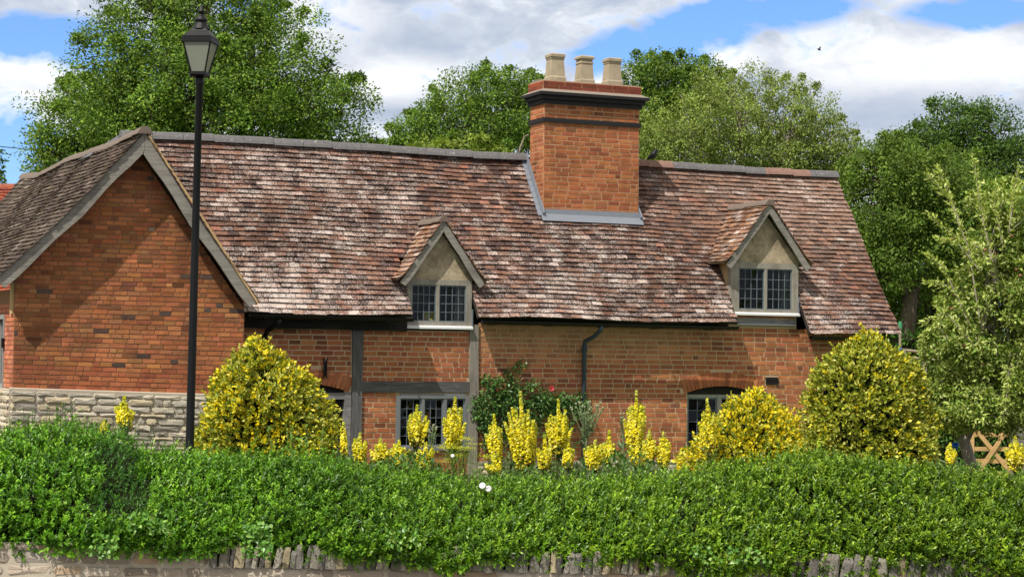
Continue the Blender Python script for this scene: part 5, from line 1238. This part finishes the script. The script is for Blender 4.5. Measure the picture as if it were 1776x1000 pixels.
# fennel with flat yellow heads
p = P(800, 778, 23.8); e = empty('fennel', (p[0], 23.8, 0), 0, 'feathery plant with flat yellow heads right of the three-light window', 'plant'); s = MB(); f = MB()
for i in range(22):
    a = rng.uniform(0, 6.28); r = rng.uniform(.05, .42); z = p[2] - .02 + rng.normal(0, .07); q = (math.cos(a) * r, math.sin(a) * r * .6, z); s.tube([(0, 0, .3), (q[0] * .4, q[1] * .4, z - .25), q], [.006, .004, .002], 4)
    n = 60; c = np.array(q) + rng.normal(0, 1, (n, 3)) * np.array([.05, .05, .006]); f.leaves(c, rdir(n), unit(rdir(n) * .3 + np.array([0, 0, 1])), .014, .012, pick([L3(214, 210, 50), L3(190, 196, 56)], n))
    n = 30; c = np.array([q[0] * .5, q[1] * .5, z - .15]) + rng.normal(0, .07, (n, 3)); f.leaves(c, unit(rdir(n) + np.array([0, 0, .8])), rdir(n), .06, .006, pick([L3(120, 150, 60)], n))
s.build('stem', M['stem'], e); f.build('flower_heads', M['petal'], e)
p = P(785, 790, 23.3); m = MB(); m.lathe([(.004, -.1), (.004, -.02), (.014, 0), (.022, .006), (.008, .012)], 0, 0, 10); o = m.build('white_flower', M['white']); o.location = p; o.rotation_euler = (R(60), 0, 0); tag(o, 'small round white flower among the mulleins below the three-light window', 'flower')
# tall leafy shoots standing above the left of the hedge
def shoots(px, ytop, w_, n, Y, pal, label, Ls=.045):
    t = P(px, ytop, Y); e = empty('leafy_plant', (t[0], Y, .8), 0, label, 'plant'); s = MB(); l = MB()
    for i in range(n):
        x1 = rng.normal(0, w_ * Y / F * .5); z1 = t[2] - .8 - abs(rng.normal(0, .06)); q0 = np.array([x1 * .4, 0, 0]); q1 = np.array([x1, rng.normal(0, .06), z1]); s.tube([q0, (q0 + q1) / 2, q1], [.005, .004, .002], 4)
        m_ = 26; tt_ = .25 + .75 * rng.random((m_, 1)); l.leaves(q0 + (q1 - q0) * tt_, unit(rdir(m_) + np.array([0, 0, .5])), unit(rdir(m_) + np.array([0, -.5, .5])), Ls * rng.uniform(.6, 1.2, m_), Ls * .42, pick(pal, m_))
    s.build('stem', M['stem'], e); l.build('leaves', M['leaf'], e)
shoots(115, 695, 36, 9, 17.2, GM, 'upright leafy shoots above the hedge in front of the stone plinth')
shoots(45, 705, 60, 8, 17.3, [L3(120, 136, 100), L3(88, 112, 70)], 'grey-green shoots above the hedge at the far left')
shoots(205, 722, 60, 26, 16.9, [L3(44, 78, 44), L3(58, 92, 50)], 'dark feathery plant pushing up through the hedge left of the lamp post', .03)
shoots(340, 762, 40, 12, 17.3, GM, 'loose green shoots at the foot of the lamp post', .04)
shoots(520, 735, 60, 10, 17.8, IV, 'light green climbing stems over the front of the cone shrub', .05)
shoots(1420, 770, 60, 8, 17.4, GM, 'green shoots above the hedge before the large olive-yellow shrub')

# ================================================================== RIGHT SIDE: APPLE TREE, GATE, POLE
Y = 26.5; b = P(1680, 780, Y)
AP_ = [L3(170, 186, 92), L3(148, 168, 74), L3(120, 148, 58), L3(196, 206, 128), L3(96, 126, 46)]
tree('apple_tree', 'pale leaved apple tree with small fruit at the right edge', (b[0], Y, 0), P(1690, 660, Y),
     [lobe(1715, 380, Y, 35, 50), lobe(1775, 390, Y, 40, 80), lobe(1735, 470, Y, 70, 60), lobe(1725, 560, Y, 92, 80), lobe(1668, 615, Y, 62, 60), lobe(1760, 620, Y, 70, 80), lobe(1700, 680, Y, 92, 45), lobe(1790, 500, Y, 70, 90), lobe(1650, 700, Y, 55, 48, -.1), lobe(1700, 715, Y, 45, 34, -.5), lobe(1755, 722, Y, 40, 26, -.3)],
     700, 62, .18, .066, .42, AP_, .10, bark='bark_pale', spikes=60, shade=(.6, 1.2), hang=.15, twigs=.5, inner=.3, up=.3)
m = MB(); st_ = MB(); base_ = np.array([b[0], Y, 0])
for path in [[(1700, 560), (1680, 430), (1645, 345), (1608, 300)], [(1720, 450), (1700, 360), (1690, 278)], [(1740, 500), (1700, 430), (1650, 405), (1610, 372)], [(1700, 520), (1650, 495), (1606, 490)], [(1690, 600), (1640, 540), (1600, 560)],
             [(1750, 400), (1758, 340), (1766, 290)], [(1680, 640), (1625, 560), (1596, 590)], [(1740, 430), (1725, 360), (1728, 320)], [(1700, 470), (1660, 420), (1625, 415)], [(1680, 560), (1640, 470), (1610, 440)], [(1670, 400), (1640, 320), (1625, 292)],
             [(1690, 620), (1620, 600), (1585, 640)], [(1680, 690), (1630, 680), (1600, 700)], [(1730, 640), (1715, 700), (1712, 745)], [(1750, 640), (1745, 690), (1738, 730)], [(1700, 660), (1690, 700), (1640, 740)]]:
    dY = rng.uniform(-.9, .1); pp = [P(x_, y_, Y + dY) - base_ for x_, y_ in path]
    st_.tube(pp, list(np.linspace(.012, .003, len(pp))), 5)
    for i_ in range(len(pp) - 1):
        for tt_ in np.linspace(0, 1, 9):
            q = pp[i_] * (1 - tt_) + pp[i_ + 1] * tt_; dd_ = unit(pp[i_ + 1] - pp[i_]); k_ = 7
            m.leaves(q + rng.normal(0, .02, (k_, 3)), unit(rdir(k_) * .8 + dd_ * .7), unit(rdir(k_) + np.array([-.3, -.5, .8])), .075 * rng.uniform(.7, 1.2, k_), .030, pick(AP_[:2] + [AP_[3]], k_))
at_ = bpy.data.objects['apple_tree']; m.build('leafy_shoots', M['leaf'], at_); st_.build('shoot_stems', M['bark_pale'], at_)
am = m_plain('apple_skin', (150, 104, 78), .6, .3)
for i in range(16):
    q = P(1650 + 120 * random.random(), 400 + 280 * random.random(), Y - .7 * random.random()); m = MB(); m.lathe([(.004, -.022), (.017, -.016), (.022, 0), (.016, .016), (.004, .019)], 0, 0, 8)
    o = m.build('apple', am, at_, True); o.location = (q[0] - b[0], q[1] - Y, q[2])
# gate
Y = 43; g0 = P(1686, 770, Y); g1 = P(1800, 770, Y); zt = P(1720, 727, Y)[2]; zb2 = .12; Wg = g1[0] - g0[0]
gt = empty('field_gate', (g0[0], Y, 0), R(4), 'pale wooden five-bar gate with crossed braces beyond the apple tree', 'gate')
for i, f_ in enumerate((0, .24, .46, .72, 1.0)):
    z = zb2 + (zt - zb2) * f_; hh = .045 if f_ in (0, .24, .46, .72) else .06; m = MB(); m.box(.05, Wg, 0, .03, z - hh, z + hh); m.build('bar', M['gate'], gt)
for x_ in (0, Wg): m = MB(); m.box(x_ - .04, x_ + .045, -.01, .05, zb2 - .06, zt + .1); m.build('stile', M['gate'], gt)
for (xa, za, xb, zc) in ((.1, zt - .25, Wg * .62, zb2), (.1, zb2, Wg * .5, zt - .28)):
    m = MB(); dx_, dz_ = xb - xa, zc - za; l_ = math.hypot(dx_, dz_); nx_, nz2 = -dz_ / l_ * .045, dx_ / l_ * .045; yy_ = -.032 if za > zb2 else -.062
    m.prism([(xa - nx_, za - nz2), (xb - nx_, zc - nz2), (xb + nx_, zc + nz2), (xa + nx_, za + nz2)], lambda p: (p[0], yy_, p[1]), lambda p: (p[0], yy_ + .028, p[1])); m.build('brace', M['gate'], gt)
m = MB(); p = P(1776, 760, 41.5); z1 = P(1764, 700, 41.5)[2]
sp = empty('stone_pier', (p[0], 41.5, 0), 0, 'grey stone gate pier behind the apple leaves at the right edge', 'pier')
rubble(m, lambda s, z, o: (s, -.2 - o, z), -.2, .35, 0, z1, .1, .2, .15, .4, [L3(150, 146, 144), L3(126, 122, 122), L3(168, 162, 156)]); m.build('stonework', M['stone'], sp)
m = MB(); m.box(-.2, .35, -.2, .35, 0, z1); m.build('mortar', M['cement'], sp); m = MB(); m.box(-.25, .4, -.26, .4, z1 + .002, z1 + .08); m.build('cap', M['cement'], sp)
# painted pole and rails behind the roof corner
Y = 35.5; p = P(1561, 600, Y); zz = [P(1561, y_, Y)[2] for y_ in (557, 570, 598, 608, 617, 626)]
po = empty('painted_pole', (p[0], Y, 0), 0, 'slim wooden pole with green top and blue and white bands at the roof corner', 'pole')
m = MB(); m.tube([(0, 0, 0), (0, 0, zz[0] - .02)], .022, 8); m.build('shaft', M['wood_pale'], po)
for nm, za, zc, r_, cc_ in (('green_top', zz[1], zz[0], .034, (74, 150, 104)), ('blue_band', zz[3], zz[2], .026, (50, 120, 200)), ('white_band', zz[5], zz[4], .030, (215, 222, 232))):
    m = MB(); m.tube([(0, 0, za), (0, 0, zc)], r_, 10); m.build(nm, m_plain(nm, cc_, .6, .1), po)
Y = 37; fe = empty('rail_fence', (P(1560, 610, Y)[0], Y, 0), 0, 'weathered two-rail fence running right from the painted pole', 'fence')
xo = P(1560, 610, Y)[0]
for ya in (606, 618):
    a = P(1560, ya, Y); b2 = P(1640, ya + 8, Y + .3); m = MB(); m.tube([a - np.array([xo, Y, 0]), b2 - np.array([xo, Y, 0])], .028, 6); m.build('rail', M['wood_pale'], fe)
for xx_ in (1568, 1604):
    a = P(xx_, 604, Y); m = MB(); m.tube([(a[0] - xo, .04, 0), (a[0] - xo, .04, a[2])], .05, 7); m.build('fence_post', M['wood_pale'], fe)
p = P(1657, 773, 27.0); m = MB(); m.lathe([(.03, -.05), (.045, 0), (.047, .03), (.038, .03), (.03, -.03)], 0, 0, 12); o = m.build('blue_tub', m_plain('blue_plastic', (30, 110, 210), .4, .05)); o.location = p; o.rotation_euler = (R(30), 0, 0)
tag(o, 'small bright blue plastic tub hanging in shade by the apple trunk', 'tub')

S.render.engine = 'CYCLES'
S.cycles.max_bounces = 6; S.cycles.transparent_max_bounces = 12
